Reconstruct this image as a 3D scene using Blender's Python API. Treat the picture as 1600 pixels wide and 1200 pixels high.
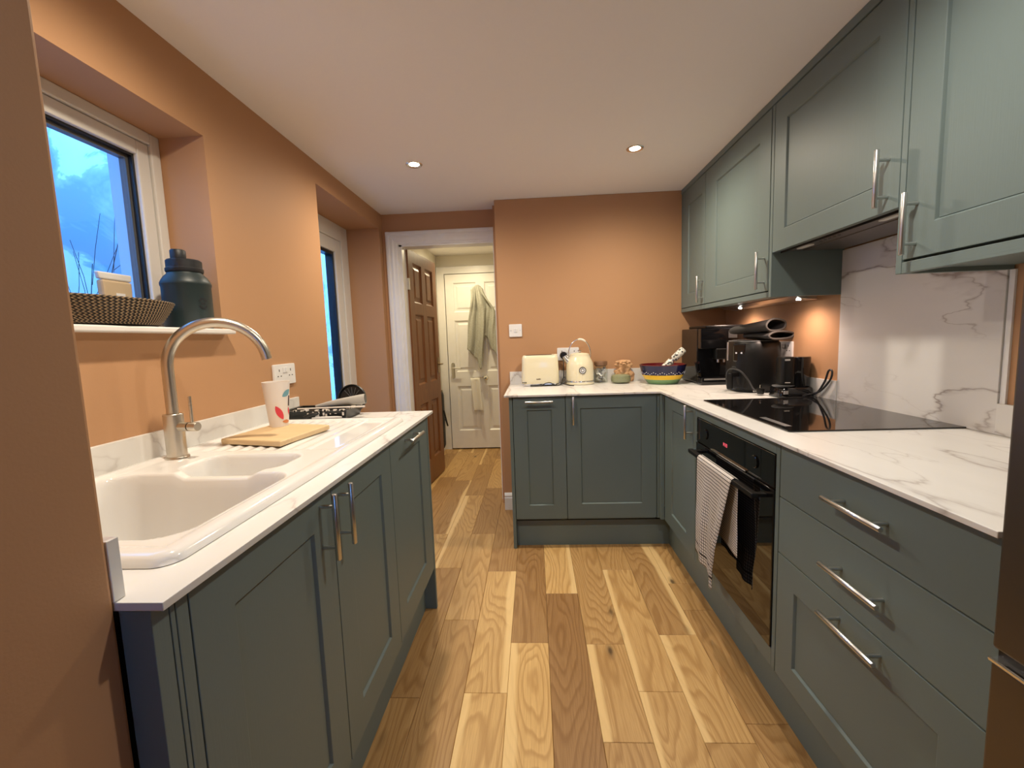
import bpy, bmesh, math, random
from mathutils import Vector, Matrix
random.seed(7)
for o in list(bpy.data.objects): bpy.data.objects.remove(o)
scene = bpy.context.scene
COL = scene.collection

# ------------------------------------------------------------------ camera
cam_d = bpy.data.cameras.new('camera'); cam = bpy.data.objects.new('camera', cam_d); COL.objects.link(cam)
cam_d.sensor_fit = 'HORIZONTAL'; cam_d.sensor_width = 36.0
cam_d.lens = 677.694 / 1600 * 36.0; cam_d.clip_start = 0.02; cam_d.clip_end = 100
CR = Vector((0.99816444, 0.04976551, -0.03451308)); CU = Vector((0.02920756, 0.10365467, 0.9941844)); CF = Vector((-0.05305353, 0.99336756, -0.10201087))
M = Matrix.Identity(4)
for i in range(3):
    M[i][0] = CR[i]; M[i][1] = CU[i]; M[i][2] = -CF[i]
M[0][3], M[1][3], M[2][3] = 0, 0, 1.20964
cam.matrix_world = M
scene.camera = cam

# ------------------------------------------------------------------ world (blue dusk sky) and exposure
W = bpy.data.worlds.new('dusk_sky'); scene.world = W; W.use_nodes = True
bg = W.node_tree.nodes['Background']; bg.inputs[0].default_value = (0.105, 0.385, 1.0, 1); bg.inputs[1].default_value = 7.0
scene.view_settings.view_transform = 'Standard'; scene.view_settings.look = 'None'
scene.view_settings.gamma = 1; scene.view_settings.exposure = 0.0
scene.view_settings.use_curve_mapping = False
LAMP_W = 56.0; LAMP_C = (1.0, 0.87, 0.68)

# ------------------------------------------------------------------ helpers
MATS = {}
def lin(c): return tuple(((v/255)/12.92 if v/255 <= .04045 else ((v/255+.055)/1.055)**2.4) for v in c)
class NT:
    def __init__(s, name):
        s.m = bpy.data.materials.new(name); s.m.use_nodes = True; s.t = s.m.node_tree; s.n = s.t.nodes
        s.b = s.n['Principled BSDF']; MATS[name] = s.m
    def add(s, ty, **kw):
        nd = s.n.new(ty)
        for k, v in kw.items():
            if k.startswith('i_'): nd.inputs[int(k[2:]) if k[2:].isdigit() else k[2:]].default_value = v
            else: setattr(nd, k, v)
        return nd
    def link(s, a, b): s.t.links.new(a, b)
    def math(s, op, a, b=None, c=None):
        nd = s.n.new('ShaderNodeMath'); nd.operation = op
        for i, v in enumerate((a, b, c)):
            if v is None: continue
            if isinstance(v, (int, float)): nd.inputs[i].default_value = v
            else: s.link(v, nd.inputs[i])
        return nd.outputs[0]
    def mix(s, f, a, b):
        nd = s.n.new('ShaderNodeMix'); nd.data_type = 'RGBA'
        for k, v in ((0, f), (6, a), (7, b)):
            if isinstance(v, (int, float)): nd.inputs[k].default_value = v
            elif isinstance(v, tuple): nd.inputs[k].default_value = v if len(v) == 4 else v + (1,)
            else: s.link(v, nd.inputs[k])
        return nd.outputs[2]
    def ramp(s, f, stops):
        nd = s.n.new('ShaderNodeValToRGB'); cr = nd.color_ramp
        while len(cr.elements) < len(stops): cr.elements.new(.5)
        for e, (p, c) in zip(cr.elements, stops):
            e.position = p; e.color = (c, c, c, 1) if isinstance(c, (int, float)) else tuple(c)+(1,)
        s.link(f, nd.inputs[0]); return nd.outputs[0]
    def coord(s, scale=(1, 1, 1), kind='Object', loc=(0, 0, 0), rot=(0, 0, 0)):
        tc = s.n.new('ShaderNodeTexCoord'); mp = s.n.new('ShaderNodeMapping')
        mp.inputs['Scale'].default_value = scale; mp.inputs['Location'].default_value = loc; mp.inputs['Rotation'].default_value = rot
        s.link(tc.outputs[kind], mp.inputs[0]); return mp.outputs[0]
    def noise(s, v, scale=5, detail=3, rough=.5, dist=0):
        nd = s.n.new('ShaderNodeTexNoise'); nd.inputs['Scale'].default_value = scale; nd.inputs['Detail'].default_value = detail
        nd.inputs['Roughness'].default_value = rough; nd.inputs['Distortion'].default_value = dist
        s.link(v, nd.inputs['Vector']); return nd.outputs['Fac']
    def bump(s, h, strength=.2, dist=.002):
        nd = s.n.new('ShaderNodeBump'); nd.inputs['Strength'].default_value = strength; nd.inputs['Distance'].default_value = dist
        s.link(h, nd.inputs['Height']); s.link(nd.outputs[0], s.b.inputs['Normal'])
def simple(name, col, rough=.5, metal=0, spec=.5, bump=None, coat=0):
    t = NT(name); c = col if max(col) <= 1 and isinstance(col[0], float) else lin(col)
    t.b.inputs['Base Color'].default_value = tuple(c)+(1,); t.b.inputs['Roughness'].default_value = rough
    t.b.inputs['Metallic'].default_value = metal; t.b.inputs['Specular IOR Level'].default_value = spec
    if coat: t.b.inputs['Coat Weight'].default_value = coat
    if bump:
        t.bump(t.noise(t.coord(), bump[0], 3), bump[1], bump[2])
    return t
def emit(name, col, strength):
    t = NT(name); t.b.inputs['Base Color'].default_value = (0, 0, 0, 1)
    t.b.inputs['Emission Color'].default_value = tuple(col)+(1,); t.b.inputs['Emission Strength'].default_value = strength
def glassmat(name, tint=(1, 1, 1), base=.04, rough=0.0):
    t = NT(name); t.n.remove(t.b)
    tr = t.add('ShaderNodeBsdfTransparent'); tr.inputs[0].default_value = tuple(tint)+(1,)
    gl = t.add('ShaderNodeBsdfGlossy'); gl.inputs['Roughness'].default_value = rough
    lw = t.add('ShaderNodeLayerWeight'); fz = t.math('ADD', t.math('MULTIPLY', t.math('POWER', lw.outputs['Facing'], 5.0), .9), base)
    mx = t.add('ShaderNodeMixShader'); t.link(fz, mx.inputs[0]); t.link(tr.outputs[0], mx.inputs[1]); t.link(gl.outputs[0], mx.inputs[2])
    t.link(mx.outputs[0], t.n['Material Output'].inputs[0])

# paints
t = NT('wall_paint'); v = t.coord(); n1 = t.noise(v, 1.3, 3)
t.link(t.mix(n1, (0.465, 0.256, 0.130), (0.495, 0.276, 0.144)), t.b.inputs['Base Color']); t.b.inputs['Roughness'].default_value = .62
t.b.inputs['Specular IOR Level'].default_value = .3; t.bump(t.noise(v, 260, 3), .12, .0015)
t = NT('ceiling_paint'); v = t.coord(); t.b.inputs['Base Color'].default_value = (.86, .83, .80, 1); t.b.inputs['Roughness'].default_value = .8
t.bump(t.noise(v, 200, 3), .1, .0015)
t = NT('hall_paint'); v = t.coord(); t.b.inputs['Base Color'].default_value = (.80, .76, .66, 1); t.b.inputs['Roughness'].default_value = .7
t.bump(t.noise(v, 200, 3), .08, .001)
t = NT('trim_gloss'); v = t.coord(); n = t.noise(v, 14, 4)
t.link(t.mix(n, (.72, .70, .67), (.80, .78, .76)), t.b.inputs['Base Color']); t.b.inputs['Roughness'].default_value = .35; t.bump(t.noise(v, 60, 2), .1, .001)
# cabinet paint over wood grain
def cabinet_mat(name, sc):
    t = NT(name); v = t.coord(sc); g = t.noise(v, 1, 4, .65)
    v2 = t.coord((.8, .8, .8)); n = t.noise(v2, 2, 2)
    t.link(t.mix(n, (.138, .181, .176), (.150, .196, .190)), t.b.inputs['Base Color'])
    t.b.inputs['Roughness'].default_value = .48; t.b.inputs['Specular IOR Level'].default_value = .38
    t.bump(g, .22, .0012)
cabinet_mat('cabinet_paint', (260, 260, 9)); cabinet_mat('cabinet_paint_h', (260, 9, 260))
# marble laminate
def marble(name, sc, rot, vein=.8, base=(.77, .755, .725)):
    t = NT(name); v = t.coord(sc, rot=rot)
    w = t.add('ShaderNodeTexNoise'); w.inputs['Scale'].default_value = 1.6; w.inputs['Detail'].default_value = 5; w.inputs['Roughness'].default_value = .6; t.link(v, w.inputs['Vector'])
    wv = t.add('ShaderNodeVectorMath', operation='MULTIPLY_ADD'); t.link(w.outputs['Color'], wv.inputs[0]); wv.inputs[1].default_value = (.55, .55, .55); t.link(v, wv.inputs[2])
    def vn(scale, wd, off):
        ad = t.add('ShaderNodeVectorMath', operation='ADD'); t.link(wv.outputs[0], ad.inputs[0]); ad.inputs[1].default_value = (off, off*1.7, off*.6)
        n = t.noise(ad.outputs[0], scale, 2, .45)
        d = t.math('ABSOLUTE', t.math('SUBTRACT', n, .5))
        return t.ramp(d, [(0, 1.0), (wd, .25), (wd*2.6, 0.0)])
    m = t.noise(v, 2.1, 3); mask = t.ramp(m, [(.42, 0.0), (.62, 1.0)])
    a = t.math('MULTIPLY', vn(1.15, .007, 0), t.ramp(t.noise(v, 1.2, 3), [(.34, .1), (.6, 1.0)])); b = t.math('MULTIPLY', vn(2.3, .008, 7.3), mask)
    f = t.math('MINIMUM', t.math('ADD', t.math('MULTIPLY', a, vein), t.math('MULTIPLY', b, vein*.55)), 1.0)
    cl = t.noise(v, 1.4, 4); c0 = t.mix(t.ramp(cl, [(.4, 0.0), (.75, .5)]), base, tuple(x*.82 for x in base))
    t.link(t.mix(f, c0, (.30, .25, .225)), t.b.inputs['Base Color']); t.b.inputs['Roughness'].default_value = .28
    t.b.inputs['Specular IOR Level'].default_value = .45
marble('marble_top', (3.4, 1.0, 2.0), (0, 0, .38), .75)
marble('marble_splash', (1, .95, 3.0), (.18, 0, 0), 1.25, (.72, .70, .675))
simple('marble_edge', (.70, .66, .61), .4)
simple('ceramic', (.76, .75, .73), .08, spec=.6)
t = NT('brushed_nickel'); v = t.coord((8, 8, 500)); n = t.noise(v, 1, 2)
t.b.inputs['Base Color'].default_value = (.62, .57, .49, 1); t.b.inputs['Metallic'].default_value = 1
t.link(t.ramp(n, [(0, .22), (1, .40)]), t.b.inputs['Roughness'])
simple('steel', (.64, .64, .63), .30, 1); simple('chrome', (.80, .79, .77), .12, 1)
simple('brass_dark', (.30, .22, .12), .35, 1)
t = NT('fridge_steel'); v = t.coord((3, 400, 3)); n = t.noise(v, 1, 3)
t.b.inputs['Base Color'].default_value = (.15, .125, .10, 1); t.b.inputs['Metallic'].default_value = .9; t.b.inputs['Roughness'].default_value = .36; t.bump(t.noise(t.coord(), 900, 2), .08, .0004)
simple('black_gloss', (.006, .006, .007), .06, spec=.6); simple('black_glass', (.004, .004, .005), .03, spec=.7)
simple('hob_glass', (.008, .007, .007), .04, spec=.75)
simple('black_satin', (.006, .006, .006), .38, spec=.3); simple('black_matte', (.012, .012, .013), .6)
simple('dark_rubber', (.02, .02, .021), .5); simple('gasket', (.008, .009, .012), .4)
simple('grey_trim', (.10, .10, .10), .35); simple('hood_grey', (.17, .155, .145), .35, .6)
simple('white_plastic', (.80, .79, .78), .3); simple('pvc_white', (.74, .72, .68), .32)
simple('cream', (.80, .73, .52), .22, coat=.3); simple('ivory', (.82, .78, .66), .3)
simple('carcass', (.10, .13, .13), .6); simple('subfloor', (.05, .035, .02), .9)
glassmat('clear_glass'); glassmat('jar_glass', (.93, .96, .93)); glassmat('frosted_sleeve', (.9, .9, .92), rough=.2)
# oak planks: plank-local coordinates, one random tone per plank
t = NT('oak_plank'); oi = t.add('ShaderNodeObjectInfo'); rnd = oi.outputs['Random']
tc = t.add('ShaderNodeTexCoord'); sx = t.add('ShaderNodeSeparateXYZ'); t.link(tc.outputs['Object'], sx.inputs[0])
X, Y = sx.outputs[0], sx.outputs[1]
off = t.math('MULTIPLY', rnd, 57.0)
def vec(x, y, z):
    c = t.add('ShaderNodeCombineXYZ')
    for i, q in enumerate((x, y, z)):
        if isinstance(q, (int, float)): c.inputs[i].default_value = q
        else: t.link(q, c.inputs[i])
    return c.outputs[0]
lo = t.noise(vec(t.math('MULTIPLY', X, 4.6), t.math('ADD', t.math('MULTIPLY', Y, .75), off), off), 1.0, 2, .4)
lo2 = t.noise(vec(t.math('MULTIPLY', X, 28), t.math('ADD', t.math('MULTIPLY', Y, 3.2), off), off), 1.0, 3, .55)
ph = t.math('ADD', t.math('MULTIPLY', lo, 30.0), t.math('ADD', t.math('MULTIPLY', X, 9.0), t.math('MULTIPLY', lo2, .8)))
ring = t.math('FRACT', ph)
ringr = t.ramp(ring, [(0.0, .35), (.10, 1.0), (.60, .80), (.84, .10), (.93, .05), (1.0, .35)])
fine = t.noise(vec(t.math('MULTIPLY', X, 420), t.math('ADD', t.math('MULTIPLY', Y, 9), off), off), 1.0, 3, .6)
oc = t.add('ShaderNodeSeparateColor'); t.link(oi.outputs['Color'], oc.inputs[0])
tone = t.mix(oc.outputs[0], (.270, .135, .050), (.760, .495, .200))
r2 = oc.outputs[1]
dark = t.mix(1.0, tone, (.5, .5, .5)); dk = t.n[-1]; dk.blend_type = 'MULTIPLY'; dk.inputs[7].default_value = (.60, .50, .38, 1)
c = t.mix(t.math('MULTIPLY', t.math('SUBTRACT', 1.0, ringr), .68), tone, dark)
c = t.mix(t.ramp(fine, [(.42, 0.0), (.68, .55)]), c, dark)
# pale sapwood along one edge of some planks
edge = t.math('ADD', t.math('MULTIPLY', X, t.math('SUBTRACT', t.math('MULTIPLY', t.math('GREATER_THAN', r2, .5), 2.0), 1.0)), t.math('MULTIPLY', t.math('SUBTRACT', t.noise(vec(0.0, t.math('ADD', t.math('MULTIPLY', Y, 1.6), off), off), 1.0, 2), .5), .07))
r3 = t.math('FRACT', t.math('MULTIPLY', rnd, 7.77))
sap = t.math('MULTIPLY', t.ramp(edge, [(.046, 0.0), (.056, 1.0)]), oc.outputs[2])
c = t.mix(t.math('MULTIPLY', sap, .75), c, (.82, .58, .27))
vo = t.add('ShaderNodeTexVoronoi'); vo.inputs['Scale'].default_value = 1.0; t.link(vec(t.math('ADD', t.math('MULTIPLY', X, 9), off), t.math('ADD', t.math('MULTIPLY', Y, 3.6), off), off), vo.inputs['Vector'])
kn = t.math('MULTIPLY', t.ramp(vo.outputs['Distance'], [(.05, 1.0), (.11, .35), (.2, 0.0)]), t.math('GREATER_THAN', t.math('FRACT', t.math('MULTIPLY', rnd, 3.3)), .35))
c = t.mix(t.math('MULTIPLY', kn, .85), c, (.055, .028, .012))
t.link(c, t.b.inputs['Base Color']); t.b.inputs['Roughness'].default_value = .42; t.b.inputs['Specular IOR Level'].default_value = .4
t.bump(t.math('ADD', fine, ringr), .10, .0006)
# pine
def woodmat(name, c0, c1, axis=2, sc=(14, 14, 1.1), rough=.4, rings=9):
    t = NT(name); v = t.coord(sc); n = t.noise(v, 1, 3, .5); r = t.math('FRACT', t.math('MULTIPLY', n, rings))
    f = t.noise(t.coord(tuple(q*9 for q in sc)), 1, 2)
    k = t.math('ADD', t.math('MULTIPLY', r, .6), t.math('MULTIPLY', f, .4))
    t.link(t.mix(k, c0, c1), t.b.inputs['Base Color']); t.b.inputs['Roughness'].default_value = rough; t.bump(f, .1, .0008)
woodmat('pine_stain', (.125, .040, .010), (.225, .082, .021))
woodmat('board_wood', (.62, .44, .235), (.72, .53, .30), sc=(1.5, 12, 12), rough=.5, rings=5)
woodmat('lid_wood', (.16, .085, .045), (.24, .13, .07), sc=(3, 20, 20))
# outside wall render, stained
t = NT('outside_render'); v = t.coord(); n = t.noise(v, 1.7, 6, .62, .6)
t.link(t.mix(t.ramp(n, [(.44, 0.0), (.50, .35), (.515, .9), (.60, 1.0)]), (.30, .38, .48), (.84, .86, .88)), t.b.inputs['Base Color']); t.b.inputs['Roughness'].default_value = .9
simple('outside_plain', (.70, .68, .74), .9); simple('twig', (.03, .025, .02), .9)
emit('lamp_lens', (1.0, .95, .86), 60); emit('led_lens', (1.0, .93, .82), 40)
emit('red_digits', (1.0, .12, .16), 1.4)
simple('bottle_teal', (.012, .024, .026), .45); simple('bottle_black', (.010, .011, .014), .5)
simple('paper_beige', (.55, .42, .27), .8); simple('paper_pale', (.72, .70, .68), .6); simple('plastic_milky', (.78, .72, .67), .35)
simple('print_red', (.72, .055, .085), .4); simple('print_blue', (.16, .36, .43), .4); simple('print_orange', (.70, .25, .09), .4); simple('print_dark', (.06, .035, .04), .5)
simple('paint_crust', (.75, .69, .62), .7); simple('tray_black', (.012, .014, .015), .3); simple('roller_sleeve', (.44, .42, .38), .85)
simple('foil', (.66, .64, .64), .35, .35); simple('bag_peach', (.62, .36, .18), .6, bump=(60, .6, .01)); simple('jar_greens', (.28, .28, .17), .7)
simple('band_navy', (.012, .013, .06), .12); simple('band_yellow', (.80, .50, .015), .15); simple('band_green', (.20, .36, .16), .15); simple('band_red', (.13, .010, .014), .15)
simple('dot_white', (.72, .70, .75), .3); simple('ground_grey', (.22, .22, .23), .9); simple('glove_dark', (.045, .042, .040), .85, bump=(300, .4, .004)); simple('glove_trim', (.075, .07, .066), .8)
simple('board_brown', (.12, .085, .04), .6)
t = NT('throw_fabric'); v = t.coord((1, 1, 1)); n = t.noise(v, 90, 4, .7); n2 = t.noise(t.coord((14, 14, 2)), 1, 2)
t.link(t.mix(n, (.20, .195, .155), (.50, .49, .42)), t.b.inputs['Base Color']); t.b.inputs['Roughness'].default_value = .95; t.bump(n, .5, .004)
simple('cloth_white', (.72, .69, .62), .95, bump=(180, .4, .004))
# check towel from uv
t = NT('check_cloth'); uv = t.add('ShaderNodeUVMap'); s = t.add('ShaderNodeSeparateXYZ'); t.link(uv.outputs[0], s.inputs[0])
def ln(q, per, wd):
    fr = t.math('FRACT', t.math('DIVIDE', q, per)); return t.math('LESS_THAN', fr, wd)
fu = ln(s.outputs[0], .0125, .22); fv = ln(s.outputs[1], .0125, .22)
band = t.math('MULTIPLY', t.math('GREATER_THAN', s.outputs[1], .385), t.math('LESS_THAN', s.outputs[1], .393))
g = t.math('MAXIMUM', t.math('MAXIMUM', fu, fv), band)
wv = t.noise(t.coord(), 500, 2)
t.link(t.mix(g, t.mix(wv, (.66, .61, .56), (.82, .78, .73)), (.035, .028, .025)), t.b.inputs['Base Color']); t.b.inputs['Roughness'].default_value = .95; t.bump(wv, .3, .002)
# basket weave from uv
t = NT('basket_weave'); uv = t.add('ShaderNodeUVMap'); s = t.add('ShaderNodeSeparateXYZ'); t.link(uv.outputs[0], s.inputs[0])
zz = t.math('PINGPONG', s.outputs[1], .5)
k = t.math('FRACT', t.math('ADD', t.math('MULTIPLY', s.outputs[0], 46.0), t.math('MULTIPLY', zz, 1.3)))
t.link(t.mix(t.math('GREATER_THAN', k, .64), (.022, .016, .012), (.36, .25, .14)), t.b.inputs['Base Color']); t.b.inputs['Roughness'].default_value = .8
# patterned ceramic
t = NT('floral_ceramic'); v = t.coord(); vo = t.add('ShaderNodeTexVoronoi'); vo.inputs['Scale'].default_value = 62; t.link(v, vo.inputs['Vector'])
k = t.math('LESS_THAN', t.math('ADD', vo.outputs['Distance'], t.math('MULTIPLY', t.noise(v, 160, 2), .5)), .62)
t.link(t.mix(k, (.80, .78, .68), (.05, .05, .05)), t.b.inputs['Base Color']); t.b.inputs['Roughness'].default_value = .3

class MB:
    def __init__(s): s.v = []; s.f = []; s.uv = None; s.fm = []
    def face(s, idx): s.f.append(tuple(idx))
    def quadv(s, pts):
        b = len(s.v); s.v += [tuple(p) for p in pts]; s.f.append(tuple(range(b, b+len(pts)))); return s
    def box(s, x0, x1, y0, y1, z0, z1):
        b = len(s.v)
        s.v += [(x0, y0, z0), (x1, y0, z0), (x1, y1, z0), (x0, y1, z0), (x0, y0, z1), (x1, y0, z1), (x1, y1, z1), (x0, y1, z1)]
        for q in ((3, 2, 1, 0), (4, 5, 6, 7), (0, 1, 5, 4), (1, 2, 6, 5), (2, 3, 7, 6), (3, 0, 4, 7)): s.f.append(tuple(b+i for i in q))
        return s
    def prism(s, poly, z0, z1, T=None):
        T = T or (lambda a, b, c: (a, b, c)); b = len(s.v); n = len(poly)
        s.v += [T(p[0], p[1], z0) for p in poly] + [T(p[0], p[1], z1) for p in poly]
        s.f.append(tuple(b+i for i in reversed(range(n)))); s.f.append(tuple(b+n+i for i in range(n)))
        for i in range(n): s.f.append((b+i, b+(i+1) % n, b+n+(i+1) % n, b+n+i))
        return s
    def tube(s, pts, r, n=12, cap=True, closed=False):
        pts = [Vector(p) for p in pts]; m = len(pts); rs = r if isinstance(r, (list, tuple)) else [r]*m
        b = len(s.v); up = None
        for i in range(m):
            a = pts[(i-1) % m] if (closed or i > 0) else pts[i]; c = pts[(i+1) % m] if (closed or i < m-1) else pts[i]
            d = (c-a).normalized()
            if up is None:
                up = Vector((0, 0, 1)) if abs(d.z) < .9 else Vector((1, 0, 0))
            side = d.cross(up)
            if side.length < 1e-6: side = d.cross(Vector((0, 1, 0)))
            side.normalize(); up = side.cross(d).normalized()
            for k in range(n):
                an = 2*math.pi*k/n; s.v.append(tuple(pts[i]+(side*math.cos(an)+up*math.sin(an))*rs[i]))
        for i in range(m if closed else m-1):
            j = (i+1) % m
            for k in range(n):
                k2 = (k+1) % n; s.f.append((b+i*n+k, b+i*n+k2, b+j*n+k2, b+j*n+k))
        if cap and not closed:
            s.f.append(tuple(b+k for k in reversed(range(n)))); s.f.append(tuple(b+(m-1)*n+k for k in range(n)))
        return s
    def lathe(s, prof, c=(0, 0, 0), n=32, sx=1, sy=1, cap=True, uvs=False, rot=None):
        b = len(s.v); m = len(prof)
        for (r, z) in prof:
            for k in range(n):
                a = 2*math.pi*k/n; p = Vector((r*math.cos(a)*sx, r*math.sin(a)*sy, z))
                if rot: p = rot @ p
                s.v.append((c[0]+p.x, c[1]+p.y, c[2]+p.z))
        for i in range(m-1):
            for k in range(n):
                k2 = (k+1) % n; s.f.append((b+i*n+k, b+i*n+k2, b+(i+1)*n+k2, b+(i+1)*n+k))
        if cap:
            if prof[0][0] > 1e-5: s.f.append(tuple(b+k for k in reversed(range(n))))
            if prof[-1][0] > 1e-5: s.f.append(tuple(b+(m-1)*n+k for k in range(n)))
        return s
    def grid(s, nu, nv, fn, uvfn=None, closed_u=False):
        b = len(s.v); uvs = []
        for j in range(nv+1):
            for i in range(nu+1):
                s.v.append(tuple(fn(i/nu, j/nv)))
                if uvfn: uvs.append(uvfn(i/nu, j/nv))
        for j in range(nv):
            for i in range(nu):
                a = b+j*(nu+1)+i; s.f.append((a, a+1, a+nu+2, a+nu+1))
        if uvfn: s.uv = (s.uv or {}); s.uv.update({b+i: u for i, u in enumerate(uvs)})
        return s
    def build(s, name, mat, parent=None, smooth=False, bevel=0, seg=2, local=False, fixn=True, sharp=40):
        me = bpy.data.meshes.new(name); vs = s.v
        if parent is not None and not local:
            L = rootloc(parent); vs = [(x-L[0], y-L[1], z-L[2]) for x, y, z in vs]
        me.from_pydata(vs, [], s.f); me.materials.append(MATS[mat] if isinstance(mat, str) else mat)
        if s.uv:
            ul = me.uv_layers.new(name='UVMap')
            for lp in me.loops: ul.data[lp.index].uv = s.uv.get(lp.vertex_index, (0, 0))
        if fixn:
            bm = bmesh.new(); bm.from_mesh(me); bmesh.ops.recalc_face_normals(bm, faces=bm.faces); bm.to_mesh(me); bm.free()
        if smooth:
            me.polygons.foreach_set('use_smooth', [True]*len(me.polygons))
            me.set_sharp_from_angle(angle=math.radians(sharp))
        ob = bpy.data.objects.new(name, me); COL.objects.link(ob)
        if parent is not None: ob.parent = parent
        if bevel:
            md = ob.modifiers.new('bevel', 'BEVEL'); md.width = bevel; md.segments = seg; md.limit_method = 'ANGLE'; md.angle_limit = math.radians(35); md.harden_normals = False
        return ob
def rootloc(o):
    L = Vector((0, 0, 0))
    while o is not None: L += o.location; o = o.parent
    return L
def tag(o, label=None, cat=None, group=None, kind=None):
    if label: o['label'] = label
    if cat: o['category'] = cat
    if group: o['group'] = group
    if kind: o['kind'] = kind
    return o
def thing(name, loc, label, cat, group=None):
    e = bpy.data.objects.new(name, None); COL.objects.link(e); e.location = loc; e.empty_display_size = .05
    return tag(e, label, cat, group)
def struct(o, label=None):
    o['kind'] = 'structure'
    if label: o['label'] = label
    return o
def arc(c, r, a0, a1, n, T):
    return [T(c[0]+r*math.cos(a0+(a1-a0)*i/n), c[1]+r*math.sin(a0+(a1-a0)*i/n)) for i in range(n+1)]
def rrect(w, h, r, n=5):
    pts = []
    for cx, cy, a in ((w/2-r, h/2-r, 0), (-w/2+r, h/2-r, 90), (-w/2+r, -h/2+r, 180), (w/2-r, -h/2+r, 270)):
        for i in range(n+1):
            q = math.radians(a+90*i/n); pts.append((cx+r*math.cos(q), cy+r*math.sin(q)))
    return pts
def spot(name, loc, power, col, size=120, blend=.9, r=.03, rot=(0, 0, 0)):
    d = bpy.data.lights.new(name, 'SPOT'); d.energy = power; d.color = col; d.spot_size = math.radians(size); d.spot_blend = blend; d.shadow_soft_size = r
    o = bpy.data.objects.new(name, d); COL.objects.link(o); o.location = loc; o.rotation_euler = rot; return o

# ------------------------------------------------------------------ room dimensions (metres)
ZT, ZU, ZC = .900, .889, 2.141            # worktop top, worktop underside, ceiling
ZL, ZLU = .906, .895                      # sink worktop
XL, XLF = -1.080, -.460                   # left wall, left worktop front
XR, XRW = .682, 1.287                     # right worktop front, right wall
YF, YW, YD = 2.386, 3.001, 3.205          # far worktop front, far wall, doorway wall
XRET = -.240
YNIB, XNIB = .474, -.520
YB = -1.70
HX0, HX1, HY1 = -1.045, .10, 4.80         # hall
R1 = (.62, 1.470, 1.262, 1.920)           # window recess y0,y1,z0,z1
R2 = (2.236, 3.135, 0.0, 2.030)           # back door recess
WT = .34                                  # outer wall thickness

# floor: slab plus individual planks
fl = struct(MB().box(-1.5, 1.5, YB-.1, HY1+.15, -.12, -.016).build('floor', 'subfloor'), 'oak plank floor')
# (row, somewhere along it) -> tone 0 dark..1 pale, sapwood edge -1 left / 1 right / 0 none
LOOK = {(0, 1.2): (.40, 0), (0, 1.7): (.28, 0), (0, 2.4): (.58, -1), (1, 1.5): (.36, 0), (1, 2.2): (.55, 0), (1, 3.0): (.22, 0), (2, 1.3): (.80, -1), (2, 1.8): (.72, 1), (2, 2.4): (.25, 0),
        (3, 1.4): (.86, -1), (3, 2.0): (.22, 0), (4, 1.7): (.16, 0), (4, 2.2): (.88, 1), (5, 1.1): (.50, 0), (5, 1.4): (.60, -1), (5, 1.9): (.52, 0), (6, 1.2): (.66, -1), (6, 1.8): (.70, -1), (6, 2.3): (.5, 0),
        (7, 1.0): (.52, 0), (7, 1.4): (.68, -1), (7, 1.9): (.38, 1), (8, 1.5): (.40, 0), (8, 1.95): (.48, 0), (8, 2.2): (.50, -1)}
seams = [-.575+.1495*k for k in range(-4, 10)]
known = {0: [1.349, 2.197], 1: [1.763, 2.604, 3.45], 2: [1.372, 2.161], 3: [1.622, 3.05], 4: [1.959], 5: [1.194, 1.615], 6: [1.384, 2.170], 7: [1.197, 1.670], 8: [1.83, 2.038]}
for r in range(-4, 9):
    x0 = seams[r+4]; x1 = x0+.1495
    ys = list(known.get(r, []))
    yend = HY1+.1 if x1 < .15 else YW
    rr = random.Random(100+r)
    lo_ = min(ys) if ys else .9+rr.random()*.5; hi_ = max(ys) if ys else lo_
    if not ys: ys = [lo_]
    y = lo_
    while y > YB: y -= .45+.9*rr.random(); ys.append(max(y, YB-.05))
    y = hi_
    while y < yend: y += .5+.8*rr.random(); ys.append(min(y, yend))
    ys = sorted(set(ys))
    for a, b in zip(ys[:-1], ys[1:]):
        if b-a < .04: continue
        if x1 < -.60 and b < 3.1: continue
        w, h, e = (x1-x0)/2-.0004, (b-a)/2-.0004, .0012
        m = MB(); m.v = [(-w, -h, -.014), (w, -h, -.014), (w, h, -.014), (-w, h, -.014), (-w, -h, -e), (w, -h, -e), (w, h, -e), (-w, h, -e), (-w+e, -h+e, 0), (w-e, -h+e, 0), (w-e, h-e, 0), (-w+e, h-e, 0)]
        m.f = [(0, 1, 5, 4), (1, 2, 6, 5), (2, 3, 7, 6), (3, 0, 4, 7), (4, 5, 9, 8), (5, 6, 10, 9), (6, 7, 11, 10), (7, 4, 8, 11), (8, 9, 10, 11), (3, 2, 1, 0)]
        p = m.build('plank', 'oak_plank', fl, local=True); p.location = ((x0+x1)/2, (a+b)/2, 0)
        lk = next((v_ for (r_, y_), v_ in LOOK.items() if r_ == r and a <= y_ <= b), (.25+.5*rr.random(), rr.choice((0, 0, 0, -1, 1))))
        p.color = (lk[0], 1.0 if lk[1] > 0 else 0.0, 1.0 if lk[1] else 0.0, 1)
struct(MB().box(-1.5, 1.5, YB-.1, HY1+.15, ZC, ZC+.12).build('ceiling', 'ceiling_paint'), 'plain off-white plaster ceiling')

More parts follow.
